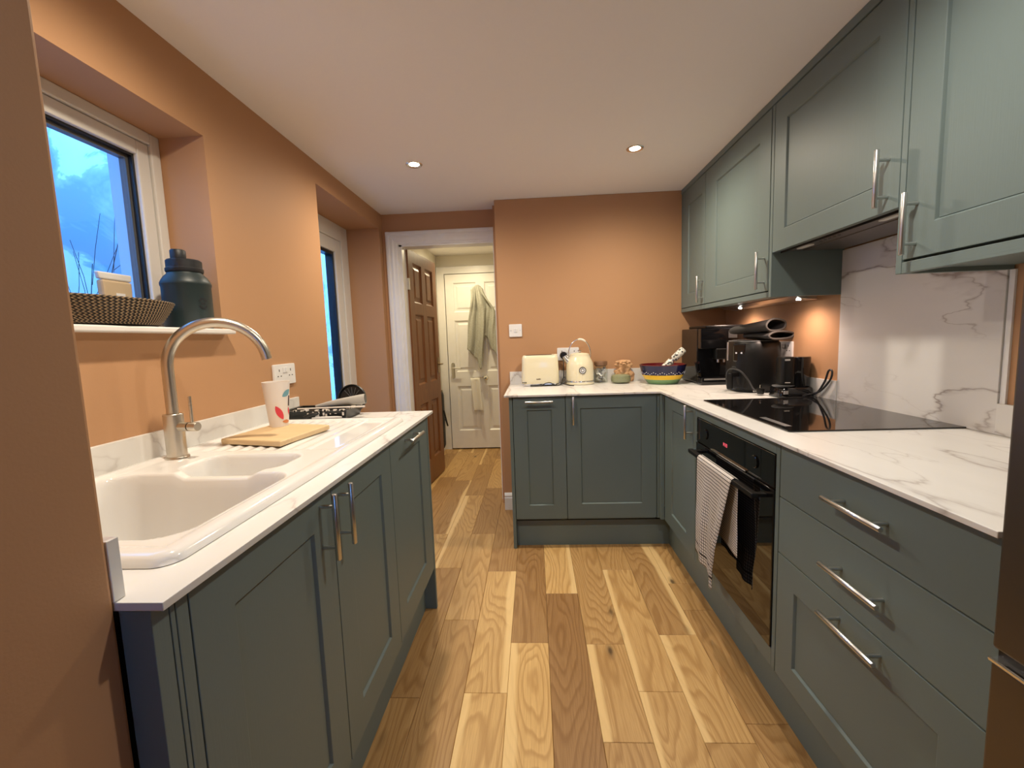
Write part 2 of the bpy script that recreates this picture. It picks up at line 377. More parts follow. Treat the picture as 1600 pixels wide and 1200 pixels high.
# left outer wall with window recess and back-door recess (solid pieces round the holes)
xo = XL-WT
m = MB()
m.box(xo, XL, YB, R1[0], 0, ZC).box(xo, XL, R1[0], R1[1], 0, R1[2]).box(xo, XL, R1[0], R1[1], R1[3], ZC)
m.box(xo, XL, R1[1], R2[0], 0, ZC).box(xo, XL, R2[0], R2[1], R2[3], ZC).box(xo, XL, R2[1], YD+.1, 0, ZC)
struct(m.build('wall_left', 'wall_paint'), 'terracotta orange wall with window and back door')
struct(MB().box(XL, XNIB, YB, YNIB, 0, ZC).build('wall_nib', 'wall_paint', bevel=.006, seg=3), 'near orange wall corner left of sink')
struct(MB().box(XRET, XRW+.12, YW, YW+.12, 0, ZC).build('wall_far', 'wall_paint', bevel=.004), 'orange wall behind toaster and kettle')
struct(MB().box(XRW, XRW+.12, YB, YW+.12, 0, ZC).build('wall_right', 'wall_paint'), 'orange wall behind cooker side')
DX0, DX1, DZ = -.965, -.262, 1.925
m = MB().box(XL, DX0, YD, YD+.10, 0, ZC).box(DX0, DX1, YD, YD+.10, DZ, ZC).box(DX1, XRET+.12, YW+.119, YD+.10, 0, ZC)
struct(m.build('wall_doorway', 'wall_paint'), 'orange strip of wall around hall doorway')
m = MB().box(XNIB-.6, .05, YB-.1, YB, 0, ZC).box(.65, XRW+.12, YB-.1, YB, 0, ZC).box(.05, .65, YB-.1, YB, 0, 1.05).box(.05, .65, YB-.1, YB, 1.85, ZC)
struct(m.build('wall_back', 'wall_paint'), 'wall behind the viewer with an added window')
m = MB()  # unseen window, added to let blue light onto the near end panel
for a, b, c_, d in ((.05, .11, 1.05, 1.85), (.59, .65, 1.05, 1.85), (.11, .59, 1.05, 1.11), (.11, .59, 1.79, 1.85)): m.box(a, b, YB-.08, YB-.02, c_, d)
w3 = struct(m.build('added_window', 'pvc_white'), 'unseen white window added behind the viewer for blue light')
MB().box(.11, .59, YB-.055, YB-.05, 1.11, 1.79).build('pane', 'clear_glass', w3)
# hall shell
struct(MB().box(HX0-.1, HX0, YD+.1, HY1+.1, 0, ZC).build('wall_hall_left', 'hall_paint'), 'cream hall side wall')
struct(MB().box(HX1, HX1+.1, YD+.1, HY1+.1, 0, ZC).build('wall_hall_right', 'hall_paint'), 'cream hall wall out of sight')
struct(MB().box(HX0-.1, HX1+.1, HY1, HY1+.1, 0, ZC).build('wall_hall_far', 'hall_paint'), 'cream wall at the end of the hall')
struct(MB().box(HX0, DX0, YD+.1, YD+.105, 0, ZC).box(XRET+.12, HX1, YD+.1, YD+.105, 0, ZC).build('wall_hall_near', 'hall_paint'), 'hall side of doorway wall')
# architrave and door lining
A0, A1 = -1.052, -.240
def archi(pts0, z0, z1, vertical, sgn): pass
prof = [(0, 0), (0, .024), (.010, .028), (.022, .028), (.030, .020), (.046, .022), (.058, .018), (.074, .016), (.084, .010), (.090, .010), (.090, 0)]
tr = MB()
zt = 2.012
tr.prism(prof, 0, zt-.0, lambda a, b, c: (A0+a, YD-b, c))
ta = struct(tr.build('trim_1', 'trim_gloss'), 'white moulded architrave round hall doorway')
MB().prism(prof, A0+.004, A1, lambda a, b, c: (c, YD-b-.0005, zt-a)).build('head_moulding', 'trim_gloss', ta)
MB().prism([(0, 0), (0, .016), (.010, .020), (.024, .016), (.030, .010), (.030, 0)], 0, zt-.088, lambda a, b, c: (A1-.030+a, YD-b, c)).build('side_moulding', 'trim_gloss', ta)
m = MB().box(DX0-.0, DX0+.022, YD-.002, YD+.102, 0, DZ).box(DX1-.012, DX1+.004, YD-.002, YD+.102, 0, DZ).box(DX0, DX1, YD-.002, YD+.102, DZ-.016, DZ)
struct(m.build('trim_2', 'trim_gloss'), 'white door lining inside hall doorway')
bb = [(0, 0), (.016, 0), (.016, .085), (.012, .095), (.015, .102), (.010, .112), (.005, .120), (0, .122)]
struct(MB().prism(bb, XRET, -.152, lambda a, b, c: (c, YW-a, b)).build('baseboard_far', 'trim_gloss'), 'short white skirting beside end panel')
struct(MB().prism(bb, YD+.106, HY1, lambda a, b, c: (HX0+a, c, b)).build('baseboard_hall', 'trim_gloss'), 'white hall skirting')

# window 1
def frame(x0, x1, y0, y1, z0, z1, w, name, mat, parent=None, bev=.004):
    m = MB().box(x0, x1, y0, y0+w, z0, z1).box(x0, x1, y1-w, y1, z0, z1).box(x0, x1, y0+w, y1-w, z0, z0+w).box(x0, x1, y0+w, y1-w, z1-w, z1)
    return m.build(name, mat, parent, bevel=bev)
w1 = struct(frame(-1.315, -1.235, R1[0], R1[1], 1.278, R1[3], .036, 'window_1', 'pvc_white'), 'white upvc window over the sink')
sash = frame(-1.310, -1.243, R1[0]+.038, R1[1]-.038, 1.316, R1[3]-.038, .044, 'sash', 'pvc_white', w1)
frame(-1.300, -1.256, R1[0]+.079, R1[1]-.079, 1.357, R1[3]-.079, .010, 'gasket', 'gasket', w1, 0)
frame(-1.292, -1.270, R1[0]+.089, R1[1]-.089, 1.367, R1[3]-.089, .009, 'spacer_bar', 'grey_trim', w1, 0)
MB().box(-1.272, -1.268, R1[0]+.085, R1[1]-.085, 1.363, R1[3]-.085).build('pane', 'clear_glass', w1)
struct(MB().box(-1.30, -1.040, R1[0]-.02, R1[1]+.012, 1.262, 1.279).build('window_sill', 'trim_gloss', bevel=.004), 'white painted window sill')
m = MB().box(xo, -1.318, R1[1]-.004, R1[1]-.0005, R1[2], R1[3]).box(xo, -1.318, R1[0]+.0005, R1[0]+.004, R1[2], R1[3]).box(xo, -1.318, R1[0]+.004, R1[1]-.004, R1[3]-.004, R1[3]-.0005).box(xo-.05, -1.318, R1[0]+.004, R1[1]-.004, R1[2], R1[2]+.012)
struct(m.build('trim_3', 'outside_plain'), 'pale rendered outer reveal of the sink window')
# glazed back door
d1 = struct(frame(-1.400, -1.314, R2[0], R2[1], 0, R2[3], .105, 'door_1', 'pvc_white'), 'white glazed back door in deep recess')
frame(-1.395, -1.322, R2[0]+.107, R2[1]-.107, .107, R2[3]-.107, .085, 'sash', 'pvc_white', d1)
frame(-1.385, -1.335, R2[0]+.190, R2[1]-.190, .19, R2[3]-.190, .022, 'gasket', 'gasket', d1, 0)
MB().box(-1.362, -1.358, R2[0]+.20, R2[1]-.20, .2, R2[3]-.2).build('pane', 'clear_glass', d1)

# outside: courtyard ground, rendered boundary wall, paler return wall, twigs
struct(MB().box(-4.5, xo, -2.5, 7, -.15, -.02).build('ground', 'ground_grey'), 'courtyard paving outside')
ow = MB().box(-2.62, -2.45, -1.5, 3.20, -.02, 3.6).build('courtyard_wall', 'outside_render'); tag(ow, 'stained pale rendered wall seen through the sink window', 'wall')
ow = MB().box(-2.62, -2.45, 3.205, 7, -.02, 3.4).build('yard_wall', 'outside_render'); tag(ow, 'blue-lit pale wall seen through back door glass', 'wall')

# ------------------------------------------------------------------ lamps
def downlight(x, y, label, power=LAMP_W, col=LAMP_C, z=ZC, group='recessed ceiling downlights'):
    t = thing('downlight', (x, y, z), label, 'ceiling light', group)
    MB().lathe([(.026, -.001), (.030, -.004), (.040, -.005), (.043, -.002), (.043, 0.0)], (x, y, z), 28, cap=False).build('bezel', 'chrome', t, smooth=True)
    MB().lathe([(.0001, -.0015), (.027, -.0015), (.027, -.0005)], (x, y, z), 24, cap=False).build('lens', 'lamp_lens', t)
    s = spot('downlight_beam', (0, 0, -.012), power, col, 174, 1.0, .03); s.parent = t
downlight(-.600, 2.354, 'glowing chrome-rimmed ceiling downlight over the sink side')
downlight(.534, 2.312, 'glowing chrome-rimmed ceiling downlight nearer the wall cabinets')
downlight(-.600, 1.00, 'ceiling downlight above the near end of the sink')
downlight(.545, 1.00, 'ceiling downlight above the drawers and nearest wall cabinet', LAMP_W*.72, (1.0, .92, .80))
downlight(-.640, 4.262, 'ceiling downlight in the hall beyond the doorway', 52.0, (1.0, .84, .52))

# ------------------------------------------------------------------ cabinets
TR = lambda x0: (lambda u, v, d: (x0-d, u, v))     # faces -x (cooker side)
TL = lambda x0: (lambda u, v, d: (x0+d, u, v))     # faces +x (sink side)
TF = lambda y0: (lambda u, v, d: (u, y0-d, v))     # faces -y (far run)
def slab(m, T, u0, u1, v0, v1, d0, d1):
    b = len(m.v)
    for d in (d0, d1):
        m.v += [T(u0, v0, d), T(u1, v0, d), T(u1, v1, d), T(u0, v1, d)]
    for q in ((0, 1, 2, 3), (4, 5, 6, 7), (0, 1, 5, 4), (1, 2, 6, 5), (2, 3, 7, 6), (3, 0, 4, 7)): m.f.append(tuple(b+i for i in q))
    return m
def door(parent, T, u0, u1, v0, v1, panel=None, name='door', mat='cabinet_paint', gap=.0015):
    """shaker front: moulded frame (outer slab with chamfered opening) and recessed panel"""
    u0 += gap; u1 -= gap; v0 += gap; v1 -= gap; th = .020
    if not panel:
        return slab(MB(), T, u0, u1, v0, v1, -th, 0).build(name, mat, parent, bevel=.0015)
    a0, a1, b0, b1 = panel; ch = .005; rec = -.009
    m = MB(); rings = [(u0, u1, v0, v1, -th), (u0, u1, v0, v1, 0), (a0, a1, b0, b1, 0), (a0+ch, a1-ch, b0+ch, b1-ch, rec)]
    for (p, q, r, s, d) in rings: m.v += [T(p, r, d), T(q, r, d), T(q, s, d), T(p, s, d)]
    for k in range(3):
        for i in range(4): m.f.append((k*4+i, k*4+(i+1) % 4, k*4+4+(i+1) % 4, k*4+4+i))
    m.f.append((0, 1, 2, 3)); m.f.append((12, 13, 14, 15))
    d = m.build(name, mat, parent, bevel=.0012)
    slab(MB(), T, a0+ch+.0005, a1-ch-.0005, b0+ch+.0005, b1-ch-.0005, rec+.0005, rec+.0025).build('panel', mat, d)
    return d
def bar_handle(parent, T, u, v, L, vertical=True, out=.034, r=.0060):
    m = MB(); h = L/2; k = h-.028
    P = (lambda s, d: T(u, v+s, d)) if vertical else (lambda s, d: T(u+s, v, d))
    m.tube([P(-h, out), P(-h+.0015, out), P(h-.0015, out), P(h, out)], [r*.8, r, r, r*.8], 14)
    for s in (-k, k): m.tube([P(s, .0005), P(s, out)], r*.75, 10)
    return m.build('handle', 'steel', parent, smooth=True)
def carcass(parent, x0, x1, y0, y1, z0, z1, openface):
    """five boards, open on the front"""
    m = MB(); w = .018
    m.box(x0, x1, y0, y1, z0, z0+w)
    if openface != '-y': m.box(x0, x1, y0, y0+w, z0+w, z1)
    m.box(x0, x1, y1-w, y1, z0+w, z1)
    if openface != '-x': m.box(x0, x0+w, y0, y1, z0+w, z1)
    if openface != '+x': m.box(x1-w, x1, y0, y1, z0+w, z1)
    return m.build('carcass', 'carcass', parent)
ZB, ZDT = .176, .884
XD = .702; YDR = YF+.020; XDL = -.478
T_r, T_l, T_f = TR(XD), TL(XDL), TF(YDR)

# far run
c = thing('base_cabinet', (.016, 2.70, 0), 'narrow blue-grey pull-out cabinet with horizontal bar under the toaster', 'cabinet')
carcass(c, -.129, .163, YDR+.022, YW-.004, .165, ZU-.002, '-y')
d = door(c, T_f, -.130, .165, ZB, ZDT, (-.051, .089, .259, .811)); bar_handle(d, T_f, .018, .860, .155, False)
c = thing('base_cabinet', (.416, 2.70, 0), 'wide blue-grey cabinet with vertical bar handle below kettle and fruit bowl', 'cabinet')
carcass(c, .168, .660, YDR+.022, YW-.004, .165, ZU-.002, '-y')
d = door(c, T_f, .165, .667, ZB, ZDT, (.247, .586, .264, .815)); bar_handle(d, T_f, .206, .806, .157)
o = MB().box(-.150, -.1315, YDR, YW-.003, 0, ZU-.001).build('end_panel', 'cabinet_paint', bevel=.001); tag(o, 'tall thin blue-grey end panel beside the doorway, under far worktop', 'end panel')
# corner posts
m = MB().box(.669, .702, YDR, YDR+.02, ZB, ZDT).box(.682, .702, YDR-.026, YDR, ZB, ZDT)
o = m.build('corner_post', 'cabinet_paint', bevel=.001); tag(o, 'blue-grey corner post where the two base runs meet', 'filler panel')
# corner cabinet on right run
c = thing('base_cabinet', (1.0, 2.15, 0), 'blue-grey corner cabinet with vertical bar handle left of oven', 'cabinet')
carcass(c, XD+.022, XRW-.004, 1.925, 2.36, .165, ZU-.002, '-x')
d = door(c, T_r, 1.922, 2.376, ZB, ZDT, (2.035, 2.258, .257, .818)); bar_handle(d, T_r, 1.960, .812, .155)
# oven housing
c = thing('oven_housing', (1.0, 1.59, 0), 'blue-grey housing framing the black oven', 'cabinet')
for a_, b_ in ((1.264, 1.2825), (1.9035, 1.921)): slab(MB(), T_r, a_, b_, ZB, ZDT, -.02, 0).build('side_strip', 'cabinet_paint', c, bevel=.001)
slab(MB(), T_r, 1.2835, 1.9025, .848, ZDT, -.02, 0).build('top_strip', 'cabinet_paint_h', c, bevel=.001)
slab(MB(), T_r, 1.2835, 1.9025, ZB, .236, -.02, 0).build('bottom_strip', 'cabinet_paint_h', c, bevel=.001)
carcass(c, XD+.022, XRW-.004, 1.266, 1.919, .165, .84, '-x')
# drawers
c = thing('drawer_cabinet', (1.0, .96, 0), 'blue-grey cabinet of three drawers with bar handles right of oven', 'cabinet')
carcass(c, XD+.022, XRW-.004, .662, 1.260, .165, ZU-.002, '-x')
for (z0, z1, pan, hz) in ((.728, ZDT, None, .813), (.5595, .728, None, .650), (ZB, .5595, (.745, 1.179, .251, .478), .526)):
    d = door(c, T_r, .657, 1.262, z0, z1, pan, 'drawer', 'cabinet_paint_h'); bar_handle(d, T_r, .940, hz, .178, False)
# plinths
o = MB().box(-.130, .765, 2.450, 2.468, 0, .150).build('plinth', 'cabinet_paint_h'); tag(o, 'blue-grey plinth along the floor under far cabinets', 'plinth')
o = MB().box(.750, .766, .652, 2.449, 0, .160).build('plinth', 'cabinet_paint_h'); tag(o, 'long blue-grey plinth along the floor below oven and drawers', 'plinth')
# sink run
o = MB().box(-.519, XDL+.0, .476, .501, 0, ZLU-.001).build('end_panel', 'cabinet_paint', bevel=.001); tag(o, 'dark blue-lit end panel at the near end of sink run', 'end panel')
m = MB(); slab(m, T_l, .5025, .510, 0.15, .888, -.02, 0); slab(m, T_l, .5115, .531, .15, .888, -.02, 0)
o = m.build('filler_panel', 'cabinet_paint', bevel=.001); tag(o, 'narrow grooved filler strips at near end of sink cabinet', 'filler panel')
c = thing('sink_cabinet', (-.75, .95, 0), 'blue-grey two-door cabinet under the sink with paired vertical handles', 'cabinet')
carcass(c, XL+.004, XDL-.022, .534, 1.356, .165, .69, '+x')
d = door(c, T_l, .532, .949, ZB+.012, .888, (.617, .863, .272, .813)); bar_handle(d, T_l, .894, .813, .150)
d = door(c, T_l, .949, 1.358, ZB+.012, .888, (1.037, 1.271, .278, .813)); bar_handle(d, T_l, .978, .810, .150)
c = thing('base_cabinet', (-.75, 1.6, 0), 'blue-grey cabinet with horizontal bar handle at doorway end of sink run', 'cabinet')
carcass(c, XL+.004, XDL-.022, 1.361, 1.842, .165, .86, '+x')
d = door(c, T_l, 1.358, 1.842, ZB+.018, .888, (1.442, 1.720, .284, .813)); bar_handle(d, T_l, 1.578, .860, .162, False)
o = MB().box(XL+.004, XDL+.001, 1.8435, 1.862, 0, ZLU-.001).build('end_panel', 'cabinet_paint', bevel=.001); tag(o, 'blue-grey end panel closing sink run beside the hall doorway', 'end panel')
o = MB().box(-.545, -.528, .503, 1.842, 0, .165).build('plinth', 'cabinet_paint_h'); tag(o, 'blue-grey plinth along the floor under sink cabinets', 'plinth')

# wall cabinets (x = .994 faces)
XU = .994; T_u = TR(XU); ZDU, ZPB, ZTOP = 1.376, 1.350, 2.110
c = thing('wall_cabinet', (1.14, 2.80, ZPB), 'narrow wall cabinet in the corner with small bar handle', 'wall cabinet')
carcass(c, XU+.022, XRW-.003, 2.604, YW-.004, ZDU+.002, ZTOP, '-x')
d = door(c, T_u, 2.603, 2.985, ZDU, ZTOP, (2.654, 2.880, 1.461, 2.013)); bar_handle(d, T_u, 2.582, 1.464, .152) if 0 else bar_handle(d, T_u, 2.628, 1.464, .152)
slab(MB(), T_u, 2.605, 2.999, ZPB, ZDU-.003, -.02, 0).build('pelmet', 'cabinet_paint_h', c, bevel=.001)
MB().box(XU+.0215, 1.16, 2.603, YW-.004, ZPB+.012, ZDU-.001).build('underside_panel', 'cabinet_paint_h', c)
MB().box(XU, XU+.02, 2.987, YW-.001, ZPB+.027, ZTOP).build('scribe', 'cabinet_paint', c)
c = thing('wall_cabinet', (1.14, 2.25, ZPB), 'wall cabinet between the corner cabinet and the extractor, lit underneath', 'wall cabinet')
carcass(c, XU+.022, XRW-.003, 1.914, 2.602, ZDU+.002, ZTOP, '-x')
d = door(c, T_u, 1.917, 2.602, ZDU, ZTOP, (2.010, 2.458, 1.457, 2.012)); bar_handle(d, T_u, 1.950, 1.466, .157)
slab(MB(), T_u, 1.9165, 2.602, ZPB, ZDU-.003, -.02, 0).build('pelmet', 'cabinet_paint_h', c, bevel=.001)
MB().box(XU+.0, XRW-.002, 1.894, 1.9125, ZPB-.001, ZTOP).build('end_panel', 'cabinet_paint', c, bevel=.001)
MB().box(XU+.0215, 1.16, 1.9165, 2.602, ZPB+.012, ZDU-.001).build('underside_panel', 'cabinet_paint_h', c)
c = thing('wall_cabinet', (1.14, 1.58, 1.527), 'short wall cabinet above the cooker holding the extractor', 'wall cabinet')
m = MB().box(XU+.022, XRW-.003, 1.284, 1.302, 1.66, ZTOP).box(XU+.022, XRW-.003, 1.874, 1.892, 1.66, ZTOP).box(XU+.022, XRW-.003, 1.302, 1.874, 1.66, 1.678); m.build('carcass', 'carcass', c)
d = door(c, T_u, 1.266, 1.892, 1.527, ZTOP, (1.361, 1.809, 1.608, 2.023)); bar_handle(d, T_u, 1.305, 1.617, .156)
c = thing('wall_cabinet', (1.14, .95, ZPB), 'nearest wall cabinet above the right-hand worktop, pale in daylight', 'wall cabinet')
carcass(c, XU+.022, XRW-.003, .652, 1.244, ZDU+.008, ZTOP, '-x')
d = door(c, T_u, .652, 1.245, ZDU+.008, ZTOP, (.745, 1.156, 1.466, 2.020)); bar_handle(d, T_u, 1.206, 1.471, .157)
slab(MB(), T_u, .652, 1.2445, ZPB, ZDU+.003, -.02, 0).build('pelmet', 'cabinet_paint_h', c, bevel=.001)
MB().box(XU, XRW-.002, 1.2465, 1.2645, ZPB, ZTOP).build('end_panel', 'cabinet_paint', c, bevel=.001)
MB().box(XU+.0215, XRW-.004, .652, 1.2455, ZPB+.012, ZDU).build('underside_panel', 'cabinet_paint_h', c)
o = MB().box(XU-.004, XU+.02, .55, YW-.001, ZTOP+.002, ZC-.001).build('cornice_strip', 'cabinet_paint_h', bevel=.001); tag(o, 'slim blue-grey scribe strip between wall cabinets and ceiling', 'trim strip')
# extractor
c = thing('extractor_hood', (1.14, 1.58, 1.50), 'grey built-in extractor under the short wall cabinet', 'extractor')
MB().box(XU+.024, XRW-.014, 1.285, 1.875, 1.530, 1.60).build('body', 'hood_grey', c, bevel=.002)
MB().box(1.10, XRW-.03, 1.30, 1.86, 1.527, 1.5305).build('filter_panel', 'hood_grey', c)
MB().box(XU+.026, XU+.03, 1.285, 1.875, 1.523, 1.533).build('front_lip', 'black_satin', c)
for y in (1.37, 1.78): MB().prism(rrect(.022, .085, .008), 1.5265, 1.5305, lambda a, b, z, y=y: (1.060+a, y+b, z)).build('lamp_cover', 'white_plastic', c)
for k in range(5): MB().lathe([(.005, -.004), (.005, 0)], (1.055, 1.585+k*.024, 1.5305), 10).build('button', 'chrome', c)
# splashback, upstands, worktops
o = MB().box(1.2765, XRW-.0005, 1.256, 1.8935, ZT+.0005, 1.5265).build('splashback', 'marble_splash', bevel=.0008); tag(o, 'tall veined marble splashback panel behind the hob', 'splashback')
o = MB().box(1.281, XRW-.0003, 1.240, 1.2545, ZT+.087, ZPB).build('edge_trim', 'white_plastic'); tag(o, 'thin white vertical edge trim beside the marble splashback', 'trim strip')
ye = .655
poly = [(-.1755, YF), (XR, YF), (XR, ye), (XRW-.001, ye), (XRW-.001, YW-.001), (-.1755, YW-.001)]
wt = MB().prism(poly, ZU, ZT).build('worktop', 'marble_top', bevel=.0012); tag(wt, 'L-shaped pale marble worktop around the hob and far corner', 'worktop')
MB().box(-.1725, XRW-.0125, YW-.0125, YW-.001, ZT+.0003, ZT+.087).build('upstand', 'marble_top', wt, bevel=.001)
MB().box(XRW-.0125, XRW-.001, 1.895, YW-.001, ZT+.0003, ZT+.087).build('upstand', 'marble_top', wt, bevel=.001)
MB().box(XRW-.0125, XRW-.001, ye, 1.2548, ZT+.0003, ZT+.087).build('upstand', 'marble_top', wt, bevel=.001)
# sink worktop as a frame round the sink cut-out
SX0, SX1, SY0, SY1 = -1.053, -.519, .553, 1.677
hx0, hx1, hy0, hy1 = SX0+.02, SX1-.02, SY0+.02, SY1-.02
yw1 = 1.897
m = MB(); o8 = [(XL+.001, YNIB+.001), (XLF, YNIB+.001), (XLF, yw1), (XL+.001, yw1)]; i8 = [(hx0, hy0), (hx1, hy0), (hx1, hy1), (hx0, hy1)]
for z in (ZLU, ZL): m.v += [(a, b, z) for a, b in o8] + [(a, b, z) for a, b in i8]
for i in range(4):
    j = (i+1) % 4
    m.f += [(i, j, 4+j, 4+i), (8+i, 8+j, 12+j, 12+i), (i, j, 8+j, 8+i), (4+i, 4+j, 12+j, 12+i)]
wl = m.build('worktop', 'marble_top', bevel=.0012); tag(wl, 'long pale marble worktop holding the white sink', 'worktop')
MB().box(XL+.0005, XL+.0125, YNIB+.0135, 1.895, ZL+.0003, ZL+.080).build('upstand', 'marble_top', wl, bevel=.001)
MB().box(XL+.0005, XNIB-.001, YNIB+.0005, YNIB+.016, ZL+.0003, ZL+.078).build('upstand', 'marble_top', wl, bevel=.001)

# ------------------------------------------------------------------ sink (ceramic, bowl and a half with drainer)
def sdr(x, y, x0, x1, y0, y1, r):
    cx, cy = (x0+x1)/2, (y0+y1)/2; qx = abs(x-cx)-(x1-x0)/2+r; qy = abs(y-cy)-(y1-y0)/2+r
    return math.hypot(max(qx, 0), max(qy, 0))+min(max(qx, qy), 0)-r
def ss(a, b, t):
    t = max(0, min(1, (t-a)/(b-a))); return t*t*(3-2*t)
def sink_h(x, y):
    d = -sdr(x, y, SX0, SX1, SY0, SY1, .035)           # inside distance
    h = ZL+.001+.016*math.sqrt(max(0, 1-(1-min(d/.020, 1))**2))
    h -= .006*ss(.028, .050, d)                        # platform slightly below rim
    by0, by1 = .628, .968
    b = -sdr(x, y, -1.005, -.578, by0, by1, .055)
    s_ = -sdr(x, y, -.900, -.640, 1.000, 1.142, .045)
    notch = (1-ss(.075, .110, abs(x+.770)))*(1-ss(.03, .05, abs(y-.984)))
    h -= .014*notch
    base = h
    h -= .195*ss(-.007, .026, b)
    h -= .125*ss(-.006, .022, s_)
    dr = -sdr(x, y, -.985, -.568, 1.185, 1.640, .03)
    if dr > -.01:
        k = ss(-.008, .016, dr); h -= .004*k
        if x < -.655:
            h += .0045*k*(.5+.5*math.cos((x+.985)*2*math.pi/.040))
    return h
sk = thing('sink', (-.786, 1.115, ZL), 'white ceramic one-and-a-half bowl sink with ribbed drainer', 'sink')
def sink_pt(u, v):
    x = SX0+(SX1-SX0)*u; y = SY0+(SY1-SY0)*v
    r = .035
    cx = min(max(x, SX0+r), SX1-r); cy = min(max(y, SY0+r), SY1-r); dx, dy = x-cx, y-cy; L = math.hypot(dx, dy)
    if L > r: x, y = cx+dx*r/L, cy+dy*r/L
    return (x, y, sink_h(x, y))
MB().grid(134, 282, sink_pt).build('basin', 'ceramic', sk, smooth=True, sharp=180)
for (cx, cy, z, r) in ((-.79, .80, .7175, .042), (-.77, 1.07, .7885, .030)):
    MB().lathe([(.0005, .001), (r*.7, .001), (r*.75, .004), (r, .004), (r*1.05, 0)], (cx, cy, z), 24).build('waste', 'chrome', sk, smooth=True)

# tap
tx, ty = -.990, 1.122; tp = thing('tap', (tx, ty, ZL+.011), 'brushed nickel swan-neck mixer tap standing at sink', 'tap')
zb = ZL+.0105
MB().lathe([(.0285, 0), (.0285, .004), (.027, .006), (.0225, .0065)], (tx, ty, zb), 32).build('base_ring', 'brushed_nickel', tp, smooth=True)
MB().lathe([(.0235, .006), (.0235, .122), (.022, .1235), (.0145, .124)], (tx, ty, zb), 32).build('body', 'brushed_nickel', tp, smooth=True)
ca, sa = math.cos(math.radians(30)), math.sin(math.radians(30)); R_ = .118; zc_ = 1.168
path = [(tx, ty, zb+.12), (tx, ty, 1.08), (tx, ty, zc_)]
for i in range(1, 25):
    a = math.pi-(math.pi*.965)*i/24; q = R_+R_*math.cos(a); path.append((tx+ca*q, ty+sa*q, zc_+R_*math.sin(a)))
q0, q1 = Vector(path[-2]), Vector(path[-1]); path.append(tuple(q1+(q1-q0).normalized()*.004))
MB().tube(path, .0142, 20).build('spout', 'brushed_nickel', tp, smooth=True)
dx, dy = math.cos(math.radians(-8)), math.sin(math.radians(-8)); zl = zb+.088
P = lambda s, z=0: (tx+dx*s, ty+dy*s, zl+z)
MB().tube([P(.018), P(.049)], .0125, 18).build('lever_hub', 'brushed_nickel', tp, smooth=True)
MB().tube([P(.050), P(.052)], .0105, 18).build('hub_joint', 'black_satin', tp)
lh = MB().tube([P(.0525), P(.075), P(.0765)], [.0125, .0125, .0115], 18).build('lever_cap', 'brushed_nickel', tp, smooth=True)
MB().tube([P(.060, .008), P(.060, .083)], .0040, 12).build('lever_pin', 'brushed_nickel', tp, smooth=True)

# ------------------------------------------------------------------ oven, hob, fridge, tea towel
ov = thing('built_in_oven', (.99, 1.593, .24), 'black glass built-in oven with bar handle and red clock', 'oven')
T_o = TR(XD+.001)
MB().box(XD+.022, XRW-.08, 1.289, 1.897, .245, .838).build('cavity', 'black_satin', ov)
slab(MB(), T_o, 1.2845, 1.9015, .742, .846, -.022, .004).build('control_panel', 'black_glass', ov, bevel=.002)
slab(MB(), T_o, 1.2845, 1.9015, .239, .7385, -.022, .006).build('oven_door', 'black_glass', ov, bevel=.002)
slab(MB(), T_o, 1.2845, 1.9015, .7387, .7418, -.02, -.004).build('vent_gap', 'black_matte', ov)
for y in (1.40, 1.80): MB().lathe([(.021, 0), (.021, .004), (.019, .005)], (0, 0, 0), 24, rot=Matrix.Rotation(-math.pi/2, 3, 'Y')).build('knob_ring', 'black_gloss', ov, local=True).location = Vector((XD-.003, y, .792))-ov.location
slab(MB(), T_o, 1.45, 1.735, .7435, .7475, .004, .010).build('chrome_strip', 'chrome', ov)
h = MB()
h.box(XD-.052, XD-.030, 1.318, 1.868, .700, .716)
oh = h.build('handle', 'black_satin', ov, bevel=.003)
for y in (1.33, 1.846): MB().box(XD-.050, XD-.004, y-.010, y+.012, .702, .714).build('bracket', 'black_satin', oh, bevel=.002)
SEG = {'0': 'abcdef', '1': 'bc', '2': 'abged', '3': 'abgcd', '4': 'fgbc', '5': 'afgcd'}
def seg(m, ch, u, v, w=.006, hh=.012):
    t_ = .0014
    S = {'a': (0, w, hh-t_, hh), 'd': (0, w, 0, t_), 'g': (0, w, hh/2-t_/2, hh/2+t_/2), 'b': (0, t_, hh/2, hh), 'c': (0, t_, 0, hh/2), 'f': (w-t_, w, hh/2, hh), 'e': (w-t_, w, 0, hh/2)}
    for k in SEG[ch]:
        a, b, c_, d_ = S[k]; slab(m, T_o, u+a, u+b, v+c_, v+d_, .0042, .0046)
m = MB()
for i, ch in enumerate('1423'): seg(m, ch, 1.632-i*.009-(.003 if i > 1 else 0), .786)
tag(m.build('clock_digits', 'red_digits', ov), kind='stuff')

hb = thing('hob', (1.04, 1.672, ZT), 'black glass induction hob set on the marble worktop', 'hob')
MB().prism(rrect(.538, .674, .008), ZT+.0003, ZT+.0048, lambda a, b, z: (1.0345+a, 1.672+b, z)).build('glass_plate', 'hob_glass', hb, bevel=.0015)
MB().box(.790, .812, 1.40, 1.56, ZT+.0049, ZT+.0051).build('touch_panel', 'grey_trim', hb)

